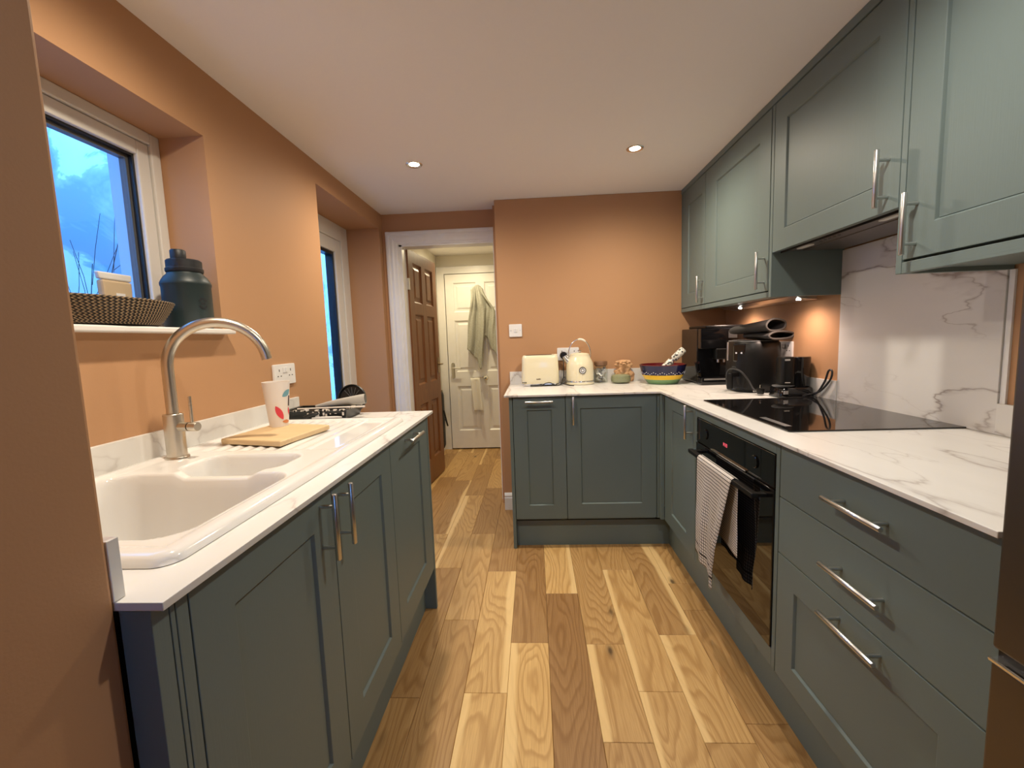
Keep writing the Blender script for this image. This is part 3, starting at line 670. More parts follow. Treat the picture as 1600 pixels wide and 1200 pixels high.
fr = thing('fridge_freezer', (.99, .34, 0), 'dark bronze steel fridge freezer at right edge', 'fridge')
MB().box(.722, XRW-.01, .03, .649, .02, 1.80).build('cabinet', 'fridge_steel', fr, bevel=.004)
MB().box(.680, .719, .03, .649, .05, .700).build('freezer_door', 'fridge_steel', fr, bevel=.004)
MB().box(.680, .719, .03, .649, .722, 1.79).build('fridge_door', 'fridge_steel', fr, bevel=.004)
MB().box(.675, .700, .04, .6495, .7005, .707).build('grip_rail', 'chrome', fr, bevel=.002)
MB().box(.690, .719, .03, .648, .707, .7215).build('grip_recess', 'black_satin', fr)

# towel over oven handle: rows run across the drop, front length longer at the near side
def towel_pt(u, v):
    s = v*.80-.37                                    # s<0 back drop, s>0 front drop
    rad = .013; xc, zc2 = XD-.041, .7085
    y = 1.752-.300*u
    if s < -.02:
        dd = -s-.02; x = xc+rad-.003-.004*math.sin(u*8)*min(dd*6, 1); z = zc2-dd*(.70+.05*u); y -= .012*u*min(1, dd*4)
    elif s > .02:
        dd = s-.02; f_ = min(dd*4, 1)
        x = xc-rad-.001-f_*(.016*(.5+.5*math.sin(u*9.5-1.2))+.004*math.sin(u*23)+.010*u)
        z = zc2-dd*(.90+.17*u)
        y += .085*u*u*min(1, dd/.35)+.004*f_*math.sin(u*14)
    else:
        a = (s/.02)*math.pi/2; x = xc-rad*math.sin(a); z = zc2+rad*math.cos(a)*.9
    return (x, y, z)
tw = MB().grid(70, 110, towel_pt, lambda u, v: (u*.36, abs(v*.80-.37))).build('tea_towel', 'check_cloth', smooth=True, sharp=180)
md = tw.modifiers.new('solid', 'SOLIDIFY'); md.thickness = .0022; md.offset = 0
tag(tw, 'white tea towel with dark check hanging on oven handle', 'towel')

# ------------------------------------------------------------------ hall: pine door, white door, throw, cloth
def panel_door(root, w, hgt, th, panels, name, mat, side=1):
    """stiles-and-rails slab with raised-and-fielded panels; local x = width, y = thickness (front at y=0), z up"""
    xs = sorted({0, w, *[p[0] for p in panels], *[p[1] for p in panels]}); zs = sorted({0, hgt, *[p[2] for p in panels], *[p[3] for p in panels]})
    m = MB()
    for i in range(len(xs)-1):
        for j in range(len(zs)-1):
            a, b, c_, d_ = xs[i], xs[i+1], zs[j], zs[j+1]
            if any(abs(a-p[0]) < 1e-6 and abs(b-p[1]) < 1e-6 and c_ >= p[2]-1e-6 and d_ <= p[3]+1e-6 for p in panels): continue
            m.box(a, b, 0, th, c_, d_)
    d = m.build(name, mat, root, local=True)
    bm = bmesh.new(); bm.from_mesh(d.data); bmesh.ops.remove_doubles(bm, verts=bm.verts, dist=1e-5)
    seen = {}
    for f_ in list(bm.faces):
        k = tuple(sorted(v_.index for v_ in f_.verts)); seen.setdefault(k, []).append(f_)
    bmesh.ops.delete(bm, geom=[f_ for fs in seen.values() if len(fs) > 1 for f_ in fs], context='FACES')
    bmesh.ops.recalc_face_normals(bm, faces=bm.faces); bm.to_mesh(d.data); bm.free()
    for (a, b, c_, d_) in panels:
        m = MB(); r = [(a, b, c_, d_, .001), (a+.012, b-.012, c_+.012, d_-.012, .013), (a+.030, b-.030, c_+.030, d_-.030, .013), (a+.048, b-.048, c_+.048, d_-.048, .005)]
        for (p, q, s_, e_, y) in r: m.v += [(p, y, s_), (q, y, s_), (q, y, e_), (p, y, e_)]
        for k in range(3):
            for i in range(4): m.f.append((k*4+i, k*4+(i+1) % 4, k*4+4+(i+1) % 4, k*4+4+i))
        m.f.append((12, 13, 14, 15)); m.build('panel', mat, root, local=True)
        MB().box(a, b, th*.55, th*.8, c_, d_).build('panel_back', mat, root, local=True)
    return d
# pine door: hinged on left jamb, opened into the hall
pd = thing('pine_door', (-.930, YD+.100, .012), 'stained pine panelled door standing open into the hall', 'door')
w_, h_ = .66, 1.905
P6 = lambda w, h, st, mu: [(st, w/2-mu, .20, .70), (w/2+mu, w-st, .20, .70), (st, w/2-mu, .86, 1.42), (w/2+mu, w-st, .86, 1.42), (st, w/2-mu, 1.51, h-.09), (w/2+mu, w-st, 1.51, h-.09)]
panel_door(pd, w_, h_, .036, P6(w_, h_, .095, .045), 'leaf', 'pine_stain')
pd.rotation_euler = (0, 0, math.radians(85))
# leaf local: x along width, y=0 face -> after +85deg rotation the y=0 face looks to +x (kitchen side)
for z in (.25, 1.60): MB().box(-.012, .004, -.006, .030, z, z+.085).build('hinge', 'chrome', pd, local=True)
m = MB(); m.tube([(w_-.05, -.002, 1.0), (w_-.05, -.04, 1.0), (w_-.06, -.045, 1.0), (w_-.15, -.045, 1.0)], .007, 10); m.build('lever', 'brass_dark', pd, smooth=True, local=True)
MB().box(w_-.07, w_-.03, -.004, .001, .92, 1.06).build('backplate', 'brass_dark', pd, local=True)
MB().tube([(w_+.001, .018, .96), (w_+.012, .018, .96)], .008, 8).build('latch', 'chrome', pd, local=True)
# white six-panel door at the end of the hall
wd = thing('panelled_door', (-.945, HY1-.052, .015), 'white six-panel door at the end of the hall', 'door')
w_, h_ = .76, 1.915
panel_door(wd, w_, h_, .040, P6(w_, h_, .085, .045), 'leaf', 'trim_gloss')
MB().prism(rrect(.040, .175, .019, 6), 0, -.006, lambda a, b, z: (.048+a, z, .875+b)).build('backplate', 'chrome', wd, local=True)
MB().tube([(.048, -.006, .905), (.048, -.045, .905), (.055, -.05, .905), (.150, -.05, .900)], .0075, 10).build('lever', 'chrome', wd, smooth=True, local=True)
MB().tube([(.270, 0, .792), (.270, -.05, .792)], .006, 8).tube([(.270, -.05, .792), (.42, -.05, .792)], .005, 8).tube([(.38, 0, .80), (.38, -.05, .80)], .006, 8).build('towel_hook', 'chrome', wd, smooth=True, local=True)
MB().lathe([(.0005, -.03), (.020, -.026), (.030, -.010), (.030, .008), (.020, .022), (.010, .026), (.010, .05)], (0, 0, 0), 18, rot=Matrix.Rotation(math.pi/2, 3, 'X')).build('door_knob', 'chrome', wd, smooth=True, local=True).location = (.415, -.062, .79)
m = MB().box(-.095, -.010, .012, .030, -.015, 1.9245); m.build('frame_post', 'trim_gloss', wd, local=True)
MB().box(-.095, .80, .012, .030, 1.925, 2.0).build('frame_head', 'trim_gloss', wd, local=True)
# throw hanging on the white door
cx_, cy_ = -.565, HY1-.085
def interp(t_, pts):
    for (a, p), (b, q) in zip(pts[:-1], pts[1:]):
        if t_ <= b: return p+(q-p)*ss(a, b, t_)
    return pts[-1][1]
def throw_pt(u, v):
    xl = -.650-.07*ss(0, 1, v); xr = -.520+.135*ss(0, .42, v)
    x = xl+(xr-xl)*u
    ztop = 1.80-.05*(2*u-1)**2; zbot = interp(u, [(0, 1.12), (.30, 1.02), (.45, .90), (.60, 1.26), (.85, 1.10), (1, 1.02)])
    fold = math.sin(u*15+.8)*(.6+.4*math.sin(v*2))
    dep = .040+.026*fold*ss(0, .25, v)+.008*math.sin(u*37+v*4)
    return (x+.006*math.sin(v*9+u*5), HY1-.085-dep-.012*math.sin(math.pi*min(1, v*3)), ztop+(zbot-ztop)*v)
th = MB().grid(60, 50, throw_pt).build('throw_blanket', 'throw_fabric', smooth=True, sharp=180)
md = th.modifiers.new('solid', 'SOLIDIFY'); md.thickness = .012; md.offset = 0
tag(th, 'grey-green knitted throw hanging on white hall door', 'blanket')
def cloth_pt(u, v):
    a = u-.5; x = -.652+a*.10+.035*max(0, v-.25)*1.1; y = HY1-.052-.055-.014*math.sin(u*7+v*2)*v-.012
    if v < .25: y = HY1-.107+.012*math.cos(v/.25*math.pi); z = .802-.012+.012*math.sin(v/.25*math.pi)+(.0)
    else: z = .79-(v-.25)*.46
    return (x, y, z)
cl = MB().grid(16, 30, cloth_pt).build('hand_cloth', 'cloth_white', smooth=True, sharp=180)
md = cl.modifiers.new('solid', 'SOLIDIFY'); md.thickness = .006; md.offset = 0
tag(cl, 'small white cloth hanging over rail on white hall door', 'cloth')
# black folded bag and brown board hanging on the hall side wall
bg_ = thing('hanging_bag', (HX0+.05, 4.44, .1), 'long black folded bag hanging in the hall behind pine door', 'bag')
MB().prism([(-.07, .0), (.06, .02), (.075, .35), (.07, .62), (.02, .66), (-.06, .64), (-.075, .3)], HX0+.012, HX0+.085, lambda a, b, z: (z, 4.44+a*.7, .10+b*.9)).build('body', 'black_matte', bg_, bevel=.012)
MB().tube([(HX0+.09, 4.42, .50), (HX0+.115, 4.43, .36), (HX0+.115, 4.46, .33), (HX0+.09, 4.48, .40)], .008, 8).build('strap', 'black_matte', bg_, smooth=True)
MB().box(HX0+.001, HX0+.06, 4.425, 4.455, .695, .71).build('hook', 'chrome', bg_)
o = MB().box(HX0+.001, HX0+.022, 4.58, 4.72, .38, .68).build('key_board', 'board_brown', bevel=.002); tag(o, 'small brown wooden board on the hall wall behind bag', 'board')

# ------------------------------------------------------------------ sockets and switches
def double_socket(T, u, v, label, w=.148, h=.086, holes=True):
    p = T(u, v, 0); t = thing('wall_socket', p, label, 'socket')
    m = MB(); m.prism(rrect(w, h, .006, 3), 0, .009, lambda a, b, z: T(u+a, v+b, z)); m.build('plate', 'white_plastic', t, bevel=.0015)
    for s_ in (-1, 1):
        slab(MB(), T, u+s_*.009-.006, u+s_*.009+.006, v+.008, v+.030, .009, .0125).build('rocker', 'white_plastic', t, bevel=.001)
        for (a, b, ww, hh) in ((.042, .018, .0025, .005), (.042-.011, -.006, .004, .002), (.042+.011, -.006, .004, .002)):
            slab(MB(), T, u+s_*a-ww, u+s_*a+ww, v+b-hh, v+b+hh, .0088, .0094).build('pin_slot', 'dark_rubber', t)
    return t
double_socket(TL(XL), 1.809, 1.095, 'white double socket on orange wall behind the tumbler', .158, .088)
double_socket(TF(YW), .232, 1.098, 'white double socket behind toaster and kettle', .148, .086)
double_socket(TR(XRW), 2.30, 1.112, 'white double socket behind the air fryer', .148, .080)
s1 = thing('light_switch', (-.123, YW, 1.27), 'square white switch on orange wall beside the doorway', 'switch')
MB().prism(rrect(.088, .086, .005, 3), 0, .009, lambda a, b, z: (-.123+a, YW-z, 1.270+b)).build('plate', 'white_plastic', s1, bevel=.0015)
for k in (-1, 1):
    MB().box(-.123+k*.006-.005, -.123+k*.006+.005, YW-.0125, YW-.009, 1.257, 1.283).build('rocker', 'white_plastic', s1, bevel=.001)
    MB().lathe([(.003, 0), (.003, .001)], (0, 0, 0), 10, rot=Matrix.Rotation(math.pi/2, 3, 'X')).build('screw', 'steel', s1, local=True).location = (k*.031, -.009, 0)

# under-cabinet light bar with two LEDs
lb = thing('cabinet_light', (1.18, 2.35, ZPB), 'slim steel light bar glowing under the wall cabinet', 'under-cabinet light')
MB().prism([(1.165, ZPB+.010), (1.262, ZPB+.010), (1.262, ZPB-.010), (1.20, ZPB-.004)], 2.02, 2.80, lambda a, b, z: (a, z, b)).build('housing', 'steel', lb, bevel=.001)
for y in (2.06, 2.62):
    MB().lathe([(.0005, -.0022), (.009, -.0022), (.010, 0.004)], (1.205, y, ZPB-.006), 18).build('led', 'led_lens', lb)
    s = spot('cabinet_led', (1.19, y, ZPB-.016), 6.5, (1.0, .74, .60), 168, 1.0, .02); s.parent = lb; s.location = Vector((1.165, y, ZPB-.018))-lb.location

# ------------------------------------------------------------------ small things on the far worktop
def flat_disc(name, mat, parent, loc, r, normal_rot, th=.001, n=24, r0=0.0):
    m = MB()
    if r0: m.lathe([(r0, 0), (r0, th), (r, th), (r, 0), (r0, 0)], (0, 0, 0), n, cap=False, rot=normal_rot)
    else: m.lathe([(.0002, th), (r, th), (r, 0)], (0, 0, 0), n, rot=normal_rot)
    o = m.build(name, mat, parent, local=True); o.location = Vector(loc)-rootloc(parent); return o
RX = Matrix.Rotation(math.pi/2, 3, 'X')      # local z -> -y
# toaster
t = thing('toaster', (.0365, 2.905, ZT), 'cream toaster with cable beside white socket on far worktop', 'toaster')
x0, x1, y0, y1, zb, zt_ = -.0865, .1595, 2.832, 2.980, ZT+.014, 1.100
body = []
m = MB()
def tsec(z, k, w):     # rounded rectangle ring at height z
    return [((x0+x1)/2+a, (y0+y1)/2+b, z) for a, b in rrect((x1-x0)*k, (y1-y0)*w, .032*k, 5)]
secs = [(zb, .985, .97), (zb+.03, 1.0, 1.0), (zb+.10, .985, .99), (zt_-.022, .965, .95), (zt_-.007, .945, .90), (zt_, .90, .80)]
rings = [tsec(*s_) for s_ in secs]; n_ = len(rings[0])
for r in rings: m.v += r
for i in range(len(rings)-1):
    for k in range(n_): m.f.append((i*n_+k, i*n_+(k+1) % n_, (i+1)*n_+(k+1) % n_, (i+1)*n_+k))
m.f.append(tuple(range(n_))); m.f.append(tuple((len(rings)-1)*n_+k for k in range(n_)))
m.build('body', 'cream', t, smooth=True)
m = MB(); m.prism([((x0+x1)/2+a, (y0+y1)/2+b) for a, b in rrect((x1-x0)*.985, (y1-y0)*.97, .03)], ZT+.003, ZT+.0135); m.build('base', 'chrome', t)
m = MB(); m.prism([((x0+x1)/2+a, (y0+y1)/2+b) for a, b in rrect((x1-x0)*.90, (y1-y0)*.9, .03)], ZT+.0, ZT+.003); m.build('foot', 'black_satin', t)
for yy in (2.878, 2.934): MB().box(x0+.03, x1-.03, yy-.014, yy+.014, zt_-.0005, zt_+.0012).build('slot', 'dark_rubber', t)
MB().box(x1-.045, x1-.006, 2.895, 2.915, zt_-.010, zt_+.004).build('lever', 'cream', t, bevel=.003)
m = MB()                                       # small worn wordmark, too faint to read
for k, hh in enumerate((.0062, .0045, .0045, .0048, .0066, .0066, .0066, .0045)):
    xx = .010+k*.0036; m.box(xx, xx+.0029, y0-.0016, y0+.002, ZT+.043, ZT+.043+hh)
tag(m.build('wordmark', 'brass_dark', t), kind='stuff')
m = MB()
for k in range(3): m.box(x0+.004+k*.010, x0+.011+k*.010, y0-.0025+.004*(2-k)*.5, y0+.004, ZT+.021, ZT+.028)
tag(m.build('dial_marks', 'dark_rubber', t), kind='stuff')
# cables of toaster and kettle
def cable(name, pts, r, label, mat='dark_rubber', sub=6):
    P_ = [Vector(p) for p in pts]; out = []
    for i in range(len(P_)-1):
        p0, p1, p2, p3 = P_[max(i-1, 0)], P_[i], P_[i+1], P_[min(i+2, len(P_)-1)]
        for k in range(sub):
            s_ = k/sub; out.append(.5*((2*p1)+(p2-p0)*s_+(2*p0-5*p1+4*p2-p3)*s_*s_+(3*p1-p0-3*p2+p3)*s_**3))
    out.append(P_[-1]); return MB().tube(out, r, 8)
cable('cable', [(.192, 2.955, 1.085), (.196, 2.93, 1.04), (.192, 2.92, .96), (.185, 2.90, .925), (.165, 2.83, .906), (.13, 2.805, .904), (.10, 2.80, .922), (.07, 2.80, .920), (.03, 2.80, .905), (-.03, 2.805, .9035)], .0032, '').build('cable', 'dark_rubber', t, smooth=True)
cable('cable', [(-.03, 2.815, .9035), (.04, 2.81, .9035), (.11, 2.81, .9035), (.155, 2.82, .904), (.19, 2.83, .92), (.20, 2.85, .95), (.185, 2.86, .945), (.18, 2.84, .915), (.22, 2.79, .904), (.25, 2.785, .9035)], .0032, '').build('cable', 'dark_rubber', t, smooth=True)
pl = thing('mains_plug', (.20, 2.955, 1.08), 'black and steel plug in the socket between toaster and kettle', 'plug')
MB().lathe([(.0005, .036), (.018, .034), (.024, .026), (.025, 0)], (0, 0, 0), 20, rot=RX).build('plug_body', 'black_satin', pl, smooth=True, local=True).location = (0, .034, .010)
MB().lathe([(.010, 0), (.012, .004), (.012, .036), (.009, .040)], (0, 0, 0), 16, rot=Matrix.Rotation(math.radians(120), 3, 'Y')).build('steel_sleeve', 'steel', pl, smooth=True, local=True).location = (.010, -.012, .004)
# kettle
kx, ky = .300, 2.895
k_ = thing('kettle', (kx, ky, ZT), 'cream retro kettle with round gauge and steel arch handle', 'kettle')
MB().lathe([(.088, .001), (.092, .004), (.092, .012), (.088, .015)], (kx, ky, ZT), 40).build('power_base', 'cream', k_, smooth=True)
MB().lathe([(.0895, .0155), (.0905, .018), (.0905, .024), (.0895, .0255)], (kx, ky, ZT), 40).build('chrome_ring', 'chrome', k_, smooth=True)
MB().lathe([(.089, .026), (.090, .035), (.0895, .110), (.087, .135), (.080, .155), (.069, .175), (.064, .186), (.063, .194)], (kx, ky, ZT), 40).build('body', 'cream', k_, smooth=True)
MB().lathe([(.062, .194), (.061, .199), (.050, .204), (.020, .208), (.0005, .209)], (kx, ky, ZT), 40).build('lid', 'cream', k_, smooth=True)
MB().lathe([(.008, .208), (.008, .214), (.013, .218), (.013, .224), (.0005, .228)], (kx, ky, ZT), 20).build('lid_knob', 'chrome', k_, smooth=True)
MB().tube([(kx-.075, ky-.005, ZT+.150), (kx-.090, ky-.006, ZT+.166), (kx-.103, ky-.007, ZT+.186)], [.020, .016, .011], 16).build('spout', 'steel', k_, smooth=True)
hp = [(kx+.072*math.cos(a), ky, ZT+.200+.096*math.sin(a)) for a in [math.radians(-14+208*i/24) for i in range(25)]]
MB().tube(hp, .0034, 10).build('handle', 'chrome', k_, smooth=True)
MB().tube(hp[8:14], [.004, .0068, .0075, .0075, .0068, .004], 10).build('grip', 'ivory', k_, smooth=True)
yg = ky-.0905
flat_disc('gauge_face', 'white_plastic', k_, (kx+.008, yg+.002, ZT+.096), .019, RX, .002)
flat_disc('gauge_rim', 'black_satin', k_, (kx+.008, yg+.0015, ZT+.096), .0225, RX, .004, 28, .0185)
flat_disc('gauge_dial', 'grey_trim', k_, (kx+.008, yg+.000, ZT+.096), .012, RX, .0008, 20, .008)
# glass jar with wooden lid and foil-wrapped pieces
j = thing('storage_jar', (.442, 2.93, ZT), 'glass jar with dark wooden lid and silver wrapped pieces', 'jar')
MB().lathe([(.040, .002), (.045, .006), (.045, .100), (.040, .112), (.038, .120)], (.442, 2.93, ZT), 28, cap=False).build('glass', 'jar_glass', j, smooth=True)
MB().lathe([(.036, .112), (.036, .118), (.043, .119), (.044, .124), (.044, .142), (.040, .146), (.0005, .147)], (.442, 2.93, ZT), 28).build('lid', 'lid_wood', j, smooth=True)
rr = random.Random(4)
for k in range(34):
    a = rr.random()*6.28; q = .026*math.sqrt(rr.random()); zz = ZT+.021+.074*(k/33)
    R3 = Matrix.Rotation(rr.random()*3, 3, 'X') @ Matrix.Rotation(rr.random()*3, 3, 'Y') @ Matrix.Rotation(rr.random()*3, 3, 'Z')
    m = MB().box(-.015, .015, -.009, .009, -.004, .004); m.v = [tuple(R3 @ Vector(p)+Vector((.442+q*math.cos(a), 2.93+q*math.sin(a), zz))) for p in m.v]
    m.build('wrapped_piece', 'foil', j)
# squat green-filled jar and peach bag behind it
j = thing('storage_jar', (.570, 2.885, ZT), 'squat glass jar of greenish contents in front of peach bag', 'jar')
MB().lathe([(.050, .002), (.062, .008), (.066, .030), (.062, .055), (.052, .064)], (.563, 2.872, ZT), 30, cap=False).build('glass', 'jar_glass', j, smooth=True)
MB().lathe([(.0005, .006), (.050, .006), (.060, .014), (.062, .030), (.058, .050), (.040, .056), (.0005, .058)], (.563, 2.872, ZT), 30).build('contents', 'jar_greens', j, smooth=True)
b_ = thing('snack_bag', (.600, 2.945, ZT), 'crumpled peach mesh bag behind the squat jar', 'bag')
m = MB(); rr = random.Random(9)
def bagpt(u, v):
    a = u*2*math.pi; rz = [.055, .062, .062, .058, .050, .045, .052, .040, .008][min(8, int(v*8))]
    k = 1+.13*math.sin(a*5+v*9)+.08*math.sin(a*9-v*14)
    return (.600+rz*1.02*k*math.cos(a)+.006*math.sin(v*20), 2.958+rz*.48*k*math.sin(a), ZT+.002+.138*v+.010*math.sin(a*3+1)*v)
m.grid(48, 24, bagpt); m.build('bag_body', 'bag_peach', b_, smooth=True, sharp=80)
for k in range(14):
    a = rr.random()*6.28; MB().lathe([(.0005, -.009), (.009, -.006), (.012, 0), (.009, .006), (.0005, .009)], (.595+.045*math.cos(a)*rr.random(), 2.935+.03*math.sin(a), ZT+.122+.022*rr.random()), 8, sx=1.2).build('nut', 'bag_peach', b_, smooth=True)
# painted bowl
bx, by = .813, 2.800
b_ = thing('fruit_bowl', (bx, by, ZT), 'striped ceramic bowl in navy, yellow and green on far worktop', 'bowl')
prof = [(.090, .001), (.095, .006), (.112, .030), (.113, .0305), (.127, .058), (.1275, .0585), (.137, .100), (.1425, .120)]
MB().lathe(prof[:3], (bx, by, ZT), 48).build('green_band', 'band_green', b_, smooth=True)
MB().lathe([(.112, .0301), (.127, .058)], (bx, by, ZT), 48, cap=False).build('yellow_band', 'band_yellow', b_, smooth=True)
MB().lathe([(.127, .0581), (.137, .098), (.1425, .117)], (bx, by, ZT), 48, cap=False).build('navy_band', 'band_navy', b_, smooth=True)
MB().lathe([(.1425, .1171), (.1435, .121), (.140, .122), (.130, .095), (.110, .045), (.085, .016), (.0005, .012)], (bx, by, ZT), 48, cap=False).build('red_lining', 'band_red', b_, smooth=True)
m = MB()
for k in range(64):
    a = 2*math.pi*k/64; zz = .070+.006*math.sin(k*math.pi/2); r = .1285+(zz-.058)*.25+.0012
    m.lathe([(.0005, -.003), (.0028, 0), (.0005, .003)], (bx+r*math.cos(a), by+r*math.sin(a), ZT+zz), 6)
tag(m.build('dot_garland', 'dot_white', b_), kind='stuff')
# patterned two-piece grinder leaning in the bowl
g = thing('grinder', (.86, 2.76, ZT+.06), 'white and black floral grinder leaning out of the striped bowl', 'grinder')
p0 = Vector((.795, 2.76, ZT+.085)); p1 = Vector((.925, 2.735, ZT+.215)); dv = (p1-p0).normalized(); L_ = (p1-p0).length
MB().tube([p0, p0+dv*.004, p0+dv*(L_*.44), p0+dv*(L_*.46)], [.019, .022, .022, .019], 20).build('lower_barrel', 'floral_ceramic', g, smooth=True)
MB().tube([p0+dv*L_*.46, p0+dv*L_*.52], .013, 16).build('neck', 'steel', g, smooth=True)
MB().tube([p0+dv*(L_*.52), p0+dv*(L_*.54), p1-dv*.010, p1-dv*.003, p1], [.019, .022, .022, .019, .012], 20).build('upper_barrel', 'floral_ceramic', g, smooth=True)

# ------------------------------------------------------------------ black appliances in the corner
cm = thing('coffee_machine', (1.115, 2.81, ZT), 'large glossy black coffee machine in the corner', 'coffee machine')
MB().box(.987, 1.255, 2.690, 2.968, ZT+.006, ZT+.336).build('body', 'black_gloss', cm, bevel=.006)
MB().box(1.030, 1.250, 2.672, 2.955, ZT+.3365, ZT+.352).build('lid', 'black_satin', cm, bevel=.004)
MB().box(.990, 1.250, 2.640, 2.689, ZT+.215, ZT+.334).build('front_head', 'black_gloss', cm, bevel=.005)
MB().box(1.150, 1.200, 2.6385, 2.6402, ZT+.275, ZT+.318).build('display', 'grey_trim', cm)
MB().box(.985, 1.255, 2.610, 2.689, ZT+.002, ZT+.045).build('drip_tray', 'black_gloss', cm, bevel=.004)
m = MB().box(1.00, 1.24, 2.608, 2.612, ZT+.030, ZT+.040); m.build('tray_trim', 'steel', cm)
MB().box(1.075, 1.155, 2.630, 2.688, ZT+.150, ZT+.214).build('spout_block', 'black_satin', cm, bevel=.006)
for xx in (1.095, 1.130): MB().tube([(xx, 2.65, ZT+.15), (xx, 2.65, ZT+.132)], .006, 10).build('nozzle', 'steel', cm)
m = MB().prism([(2.625, .05), (2.685, .05), (2.685, .13), (2.66, .14)], .988, .991, lambda a, b, z: (z, a, ZT+b)); m.build('side_glass', 'black_glass', cm)
for k in range(3): MB().lathe([(.0005, .004), (.006, .004), (.006, 0)], (1.07+k*.035, 2.80, ZT+.352), 10).build('button', 'chrome', cm)
# air fryer
fx, fy = 1.140, 2.330
af = thing('air_fryer', (fx, fy, ZT), 'black rounded air fryer with pull-out basket handle', 'air fryer')
def rr_lathe(secs, cx, cy, name, mat, parent, n=7, **kw):
    m = MB(); rings = [[(cx+a, cy+b, z) for a, b in rrect(w, d_, r, n)] for (z, w, d_, r) in secs]; q = len(rings[0])
    for r in rings: m.v += r
    for i in range(len(rings)-1):
        for k in range(q): m.f.append((i*q+k, i*q+(k+1) % q, (i+1)*q+(k+1) % q, (i+1)*q+k))
    m.f.append(tuple(range(q))); m.f.append(tuple((len(rings)-1)*q+k for k in range(q)))
    return m.build(name, mat, parent, smooth=True)
rr_lathe([(ZT+.008, .205, .225, .085), (ZT+.018, .226, .246, .095), (ZT+.06, .236, .256, .105), (ZT+.19, .236, .256, .105), (ZT+.245, .228, .248, .100), (ZT+.262, .205, .225, .09), (ZT+.266, .17, .19, .08)], fx, fy, 'shell', 'black_satin', af)
rr_lathe([(ZT+.2585, .214, .234, .092), (ZT+.2625, .212, .232, .092)], fx, fy, 'top_ring', 'grey_trim', af)
rr_lathe([(ZT+.0, .19, .21, .08), (ZT+.008, .20, .22, .085)], fx, fy, 'foot', 'dark_rubber', af)
# control panel and basket handle face the room (-x, towards camera)
an = math.radians(215); ux, uy = math.cos(an), math.sin(an)
Taf = lambda u, v, d: (fx+ux*(.123+d)-uy*u, fy+uy*(.123+d)+ux*u, ZT+v)
slab(MB(), Taf, -.034, .034, .155, .250, -.02, .004).build('control_panel', 'black_gloss', af, bevel=.008)
for u in (-.014, .014): slab(MB(), Taf, u-.004, u+.004, .198, .206, .004, .0055).build('control_light', 'dot_white', af)
slab(MB(), Taf, -.045, .045, .020, .135, -.03, .003).build('basket_front', 'black_satin', af, bevel=.008)
m = MB(); slab(m, Taf, -.028, -.002, .080, .105, .003, .060); slab(m, Taf, -.029, -.001, .020, .106, .045, .064); m.build('basket_handle', 'black_satin', af, bevel=.006)
slab(MB(), Taf, -.050, -.042, .165, .258, .020, .028).build('steel_bar', 'steel', af, bevel=.002)
cable('cord', [Taf(-.030, .070, .062), Taf(-.022, .112, .064), Taf(.0, .125, .060), Taf(.035, .112, .045), Taf(.065, .070, .030), Taf(.090, .030, .030), Taf(.110, .016, .028)], .0042, '').build('cord', 'dark_rubber', af, smooth=True)
pg = thing('mains_plug', Taf(.125, .0, .028), 'black three-pin plug lying in front of the air fryer', 'plug')
c0 = Vector(Taf(.125, .020, .028))
m = MB().lathe([(.0005, -.016), (.014, -.014), (.020, 0), (.018, .012), (.0005, .016)], tuple(c0), 18); m.build('plug_body', 'black_satin', pg, smooth=True)
MB().box(c0.x-.003, c0.x+.003, c0.y-.002, c0.y+.002, c0.z+.013, c0.z+.030).build('pin', 'chrome', pg)
MB().box(c0.x-.034, c0.x-.016, c0.y-.002, c0.y+.002, c0.z-.003, c0.z+.003).build('pin', 'chrome', pg)
# folded oven gloves lying on the fryer
def glove(c0, back, L, w0, h0, w1, h1, label):
    """open cuff at c0 facing the room, body tapering back along direction 'back'"""
    t = thing('oven_glove', tuple(c0), label, 'oven glove')
    d = Vector(back).normalized(); sd = Vector((d.y, -d.x, 0)).normalized(); up = Vector((0, 0, 1)); n = 36
    def ring(k, sc=1.0):
        e = 1.0 if k < .75 else math.sqrt(max(0.0, 1-((k-.75)/.25)**2))
        w = (w0+(w1-w0)*k)*e*sc; h = (h0+(h1-h0)*k)*(.25+.75*e)*sc; c = Vector(c0)+d*(L*k)
        return [c+sd*(w*math.copysign(abs(math.cos(a))**.8, math.cos(a))*(1+.05*math.sin(2*a+k*4)))+up*(h*math.sin(a)*(1+.06*math.sin(3*a+2))) for a in [2*math.pi*i/n for i in range(n)]]
    m = MB(); ks = [0, .06, .2, .35, .5, .65, .75, .83, .9, .96, 1.0]
    for k in ks: m.v += [tuple(p) for p in ring(k)]
    for i in range(len(ks)-1):
        for j in range(n): m.f.append((i*n+j, i*n+(j+1) % n, (i+1)*n+(j+1) % n, (i+1)*n+j))
    m.build('padding', 'glove_dark', t, smooth=True, sharp=180)
    m = MB(); ki = [0.0, .1, .3]
    for k in ki: m.v += [tuple(p) for p in ring(k, .86)]
    for i in range(2):
        for j in range(n): m.f.append((i*n+j, i*n+(j+1) % n, (i+1)*n+(j+1) % n, (i+1)*n+j))
    m.f.append(tuple(2*n+j for j in range(n))); m.build('lining', 'black_matte', t, smooth=True, sharp=60)
    MB().tube(ring(-.01, .94), .0052, 8, closed=True).build('binding', 'glove_trim', t, smooth=True)
    return t
glove((1.212, 2.205, ZT+.285), (-.38, .92, 0), .20, .088, .019, .060, .018, 'lower dark padded oven glove lying on the air fryer')
glove((1.190, 2.215, ZT+.336), (-.52, .85, -.10), .24, .086, .030, .055, .020, 'upper dark padded oven glove folded on top of the other')
